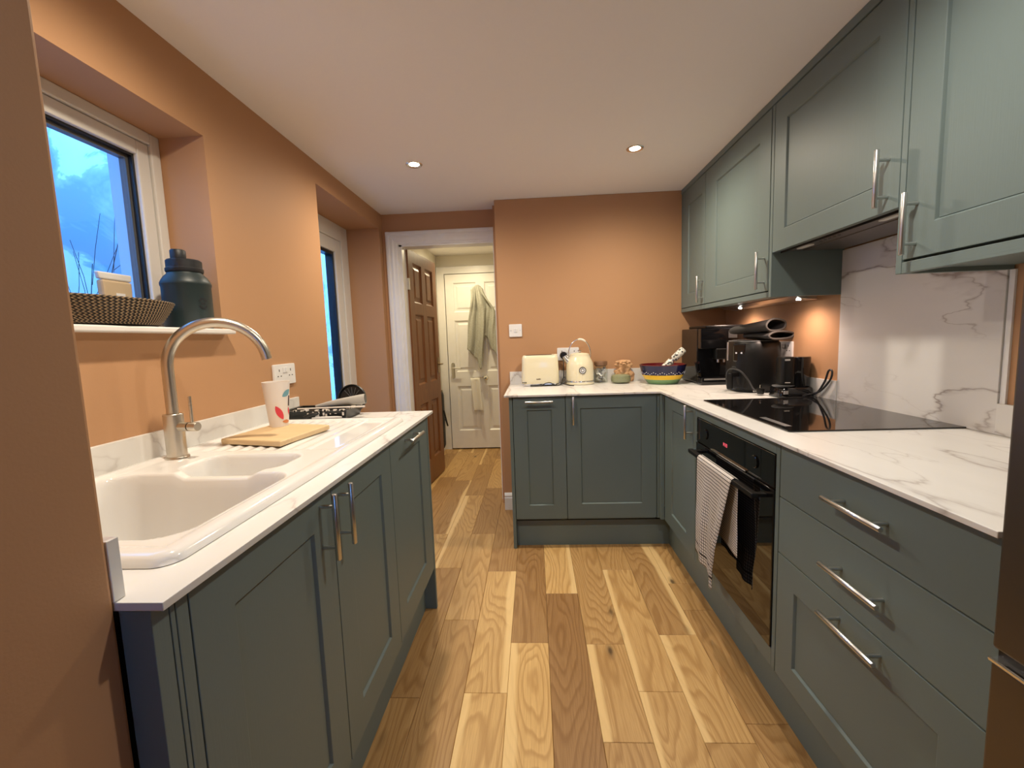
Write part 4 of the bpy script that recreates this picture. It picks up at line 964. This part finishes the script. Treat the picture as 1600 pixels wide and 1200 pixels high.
# black drip coffee maker by the splashback
ax_, ay_ = 1.200, 2.080
ap = thing('coffee_maker', (ax_, ay_, ZT), 'small black coffee maker with looped cord beside splashback', 'coffee maker')
rr_lathe([(ZT+.001, .160, .120, .035), (ZT+.006, .166, .126, .038), (ZT+.040, .156, .118, .036), (ZT+.046, .148, .110, .034)], ax_-.005, ay_, 'base', 'black_gloss', ap)
MB().lathe([(.050, .046), (.052, .05), (.054, .180), (.052, .185), (.0005, .187)], (ax_+.022, ay_+.004, ZT), 32).build('tank', 'black_gloss', ap, smooth=True)
rr_lathe([(ZT+.062, .062, .070, .018), (ZT+.176, .062, .070, .018), (ZT+.186, .056, .064, .016)], ax_-.040, ay_-.012, 'head', 'black_satin', ap, 4)
MB().lathe([(.040, .048), (.048, .052), (.048, .056), (.040, .058)], (ax_-.050, ay_-.018, ZT), 28, sx=1.0, sy=.8).build('cup_tray', 'grey_trim', ap, smooth=True)
MB().box(ax_-.072, ax_-.052, ay_-.0645, ay_-.060, ZT+.018, ZT+.034).build('switch', 'steel', ap, bevel=.001)
MB().box(ax_-.062, ax_-.040, ay_-.050, ay_-.046, ZT+.170, ZT+.178).build('badge', 'steel', ap)
MB().box(ax_-.060, ax_-.036, ay_-.049, ay_-.0465, ZT+.068, ZT+.072).build('chrome_line', 'chrome', ap)
cable('cord', [(ax_+.060, ay_-.045, ZT+.012), (ax_+.068, ay_-.075, ZT+.025), (ax_+.066, ay_-.125, ZT+.080), (ax_+.064, ay_-.150, ZT+.128), (ax_+.064, ay_-.172, ZT+.128), (ax_+.062, ay_-.165, ZT+.090), (ax_+.056, ay_-.110, ZT+.035), (ax_+.040, ay_-.062, ZT+.016), (ax_+.01, ay_-.066, ZT+.010)], .0042, '').build('cord', 'dark_rubber', ap, smooth=True)

# ------------------------------------------------------------------ sink side things
# chopping board resting on the drainer ribs
bz = ZL+.0128
cb = MB().prism([(-.975, 1.268), (-.752, 1.214), (-.722, 1.462), (-.945, 1.516)], bz, bz+.017).build('chopping_board', 'board_wood', bevel=.004, seg=3); tag(cb, 'pale wooden chopping board resting on the drainer', 'chopping board')
# printed tumbler
tz = bz+.0172; tcx, tcy = -.903, 1.462
tb = thing('tumbler', (tcx, tcy, tz), 'tall milky plastic tumbler with coloured leaf print on chopping board', 'tumbler')
TH = .156; rb_, rt_ = .0300, .0440
MB().lathe([(.0005, .002), (rb_-.002, .002), (rt_-.0018, TH-.001), (rt_, TH), (rb_, 0.0), (.0005, 0)], (tcx, tcy, tz), 40, cap=False).build('cup', 'plastic_milky', tb, smooth=True)
def decal(name, mat, a_c, z_c, L, w, rot, sq=False):
    m = MB()
    def pt(i, j):
        q = (i-.5)*L; hw = w/2*(1 if sq else math.sin(math.pi*i)**.75); p = (j-.5)*2*hw
        a = q*math.cos(rot)-p*math.sin(rot); zz = z_c+q*math.sin(rot)+p*math.cos(rot)
        r = rb_+(rt_-rb_)*zz/TH+.0007; an = math.radians(a_c)+a/r
        return (tcx+r*math.cos(an), tcy+r*math.sin(an), tz+zz)
    m.grid(10, 8, pt); m.build(name, mat, tb, smooth=True)
VA = math.degrees(math.atan2(-tcy, -tcx))      # direction towards the viewer
decal('red_leaf', 'print_red', VA+6, .050, .054, .020, math.radians(114))
decal('blue_leaf', 'print_blue', VA+48, .116, .040, .020, math.radians(32))
decal('orange_leaf', 'print_orange', VA+44, .017, .028, .012, math.radians(-8))
decal('dark_print', 'print_dark', VA+66, .088, .036, .009, math.radians(88), True)
decal('pink_print', 'print_red', VA+66, .052, .028, .010, math.radians(105))
# paint tray with crusted rim, roller and brush
pt_ = thing('paint_tray', (-.90, 1.79, ZL), 'paint-spattered black paint tray behind the chopping board', 'paint tray')
X0, X1, Y0, Y1 = -1.045, -.765, 1.700, 1.868
m = MB(); zb2 = ZL+.001
o4 = [(X0, Y0), (X1, Y0), (X1, Y1), (X0, Y1)]; i4 = [(X0+.016, Y0+.016), (X1-.016, Y0+.016), (X1-.016, Y1-.016), (X0+.016, Y1-.016)]
b4 = [(X0+.012, Y0+.010), (X1-.012, Y0+.010), (X1-.012, Y1-.010), (X0+.012, Y1-.010)]
m.v = [(a, b, zb2) for a, b in b4]+[(a, b, zb2+.042) for a, b in o4]+[(a, b, zb2+.042) for a, b in i4]+[(a+.006*(1 if a < -.9 else -1), b, zb2+.008) for a, b in i4]
for k in range(3):
    for i in range(4): m.f.append((k*4+i, k*4+(i+1) % 4, k*4+4+(i+1) % 4, k*4+4+i))
m.f += [(0, 1, 2, 3), (12, 13, 14, 15)]; m.build('tray', 'tray_black', pt_)
rr = random.Random(3); m = MB()
for k in range(46):
    e = rr.random(); sd = rr.choice((0, 0, 1, 2)); w = .004+.012*rr.random(); h2 = .001+.004*rr.random()
    if sd == 0: m.box(X0+e*.27-w/2, X0+e*.27+w/2, Y0-.0015, Y0+.014*rr.random(), zb2+.040, zb2+.043+h2)
    elif sd == 1: m.box(X0+e*.27-w/3, X0+e*.27+w/3, Y0+.000, Y0+.0025, zb2+.012+.02*rr.random(), zb2+.024+.016*rr.random())
    else: m.box(X1-.016, X1+.001, Y0+e*.16, Y0+e*.16+w, zb2+.040, zb2+.043+h2)
tag(m.build('paint_crust', 'paint_crust', pt_), kind='stuff')
ro = thing('paint_roller', (-.80, 1.80, ZL+.045), 'grey rolled sleeve lying across the paint tray', 'paint roller')
MB().tube([(-.93, 1.775, ZL+.050), (-.86, 1.785, ZL+.060), (-.745, 1.800, ZL+.072), (-.725, 1.803, ZL+.074)], [.006, .014, .021, .021], 16, cap=False).build('sleeve', 'roller_sleeve', ro, smooth=True)
MB().tube([(-.724, 1.803, ZL+.074), (-.740, 1.801, ZL+.0725)], .0165, 16).build('core', 'grey_trim', ro, smooth=True)
MB().tube([(-.98, 1.72, ZL+.049), (-.70, 1.728, ZL+.052)], .0035, 8).build('handle_stick', 'paint_crust', ro, smooth=True)
br = thing('scraper', (-.86, 1.68, ZL), 'small black and white scraper in front of paint tray', 'scraper')
MB().prism([(-.895, 1.668), (-.83, 1.672), (-.775, 1.676), (-.80, 1.690), (-.86, 1.692)], ZL+.0165, ZL+.021).build('blade', 'paper_pale', br)
MB().tube([(-.925, 1.664, ZL+.021), (-.90, 1.672, ZL+.030), (-.875, 1.680, ZL+.034)], [.007, .009, .006], 10).build('grip', 'tray_black', br, smooth=True)
kt = thing('paint_tub', (-.835, 1.878, ZL), 'black round tub standing behind the grey roller sleeve', 'tub')
RY = Matrix.Rotation(math.radians(78), 3, 'X')
MB().lathe([(.062, 0), (.064, .016), (.060, .018), (.056, .006), (.0005, .004)], (-.815, 1.886, ZL+.0645), 36, cap=False, rot=RY).build('rim', 'tray_black', kt, smooth=True)
for k in range(5):
    a = math.radians(50+20*k); MB().tube([(-.815+.012*math.cos(a), 1.880, ZL+.0645+.012*math.sin(a)), (-.815+.052*math.cos(a), 1.878, ZL+.0645+.052*math.sin(a))], .0016, 6).build('rib', 'grey_trim', kt)
# sill: basket, flask, pouch
sz = 1.2795
bk = thing('coiled_basket', (-1.115, 1.08, sz), 'coiled black and straw basket on window sill', 'basket')
nc = 9; prof = []
for i in range(nc*6+1):
    q = i/6; k = q/nc; r = .150+.055*k**.8; bump_ = .0035*abs(math.sin(math.pi*q)); prof.append((r+bump_, .004+.066*k))
m = MB(); n_ = 96; m.uv = {}
for i, (r, z) in enumerate(prof):
    for kk in range(n_+1):
        a = 2*math.pi*kk/n_; m.uv[len(m.v)] = (kk/n_*2, i/6); m.v.append((-1.115+r*.50*math.cos(a), 1.080+r*math.sin(a), sz+z+.006*(r/.2)*math.sin(a)*0))
for i in range(len(prof)-1):
    for kk in range(n_): b0 = i*(n_+1)+kk; m.f.append((b0, b0+1, b0+n_+2, b0+n_+1))
o = m.build('coil_wall', 'basket_weave', bk, smooth=True, sharp=180); md = o.modifiers.new('solid', 'SOLIDIFY'); md.thickness = .008; md.offset = -1
MB().lathe([(.0005, .003), (.150, .003), (.150, .006)], (-1.115, 1.080, sz), 40, sx=.5).build('coil_base', 'basket_weave', bk)
fl_x, fl_y = -1.112, 1.368
fk = thing('water_flask', (fl_x, fl_y, sz), 'dark teal flask with black screw lid on window sill', 'flask')
MB().lathe([(.060, .001), (.068, .006), (.068, .012), (.0665, .016), (.0665, .132), (.0685, .138), (.0685, .144), (.066, .150), (.058, .164), (.050, .172), (.047, .178)], (fl_x, fl_y, sz), 40).build('body', 'bottle_teal', fk, smooth=True)
MB().lathe([(.049, .178), (.051, .182), (.051, .190), (.048, .193), (.048, .214), (.044, .218), (.020, .219)], (fl_x, fl_y, sz), 40).build('lid', 'bottle_black', fk, smooth=True)
MB().lathe([(.020, .216), (.021, .222), (.021, .243), (.018, .247), (.0005, .248)], (fl_x, fl_y-.020, sz), 24).build('cap', 'bottle_black', fk, smooth=True)
m = MB(); an = math.atan2(-fl_y, -fl_x)+.62
for (da, dz, ra) in ((-.10, .012, .8), (.10, .012, -.8), (-.10, -.012, -.8), (.10, -.012, .8), (0, .0, 0)):
    a = an+da; c = Vector((fl_x+.0672*math.cos(a), fl_y+.0672*math.sin(a), sz+.078+dz)); tt = Vector((-math.sin(a), math.cos(a), 0)); zz = Vector((0, 0, 1))
    u_ = tt*math.cos(ra)+zz*math.sin(ra); v_ = -tt*math.sin(ra)+zz*math.cos(ra)
    m.quadv([c+u_*.007+v_*.003, c-u_*.007+v_*.003, c-u_*.007-v_*.003, c+u_*.007-v_*.003])
tag(m.build('emblem', 'bottle_black', fk), kind='stuff')
po = thing('snack_pouch', (-1.20, 1.236, sz), 'beige pouch in clear sleeve standing behind the basket', 'pouch')
MB().prism([(1.190, .004), (1.276, .004), (1.279, .140), (1.187, .140)], -1.230, -1.208, lambda a, b, z: (z, a, sz+b)).build('pouch', 'paper_beige', po, bevel=.006)
MB().prism([(1.184, .141), (1.282, .141), (1.284, .162), (1.180, .162)], -1.226, -1.212, lambda a, b, z: (z, a, sz+b)).build('clear_top', 'paper_pale', po, bevel=.004)
MB().box(-1.2078, -1.2065, 1.222, 1.250, sz+.090, sz+.104).build('sticker', 'white_plastic', po)
# twigs outside
tg = thing('bare_shrub', (-2.0, 2.02, 0), 'bare twiggy shrub outside the sink window', 'shrub')
rr = random.Random(21)
def twig(p, d, L, r, dep, m):
    q = p+d*L; m.tube([p, p+d*L*.5+Vector((rr.uniform(-.02, .02),)*3)*L, q], [r, r*.85, r*.7], 5)
    if dep:
        for _ in range(rr.choice((2, 3, 3))):
            nd = (d+Vector((rr.uniform(-.08, .08), rr.uniform(-.75, .6), rr.uniform(-.35, .6)))).normalized(); twig(p+d*L*rr.uniform(.45, 1), nd, L*rr.uniform(.55, .85), r*.66, dep-1, m)
for k in range(3):
    m = MB(); twig(Vector((-2.0, 2.02+.03*k, 0)), Vector((rr.uniform(-.02, .02), rr.uniform(-.28, .1), 1)).normalized(), 0.95-.08*k, .0050, 3, m); m.build('branch', 'twig', tg, smooth=True)
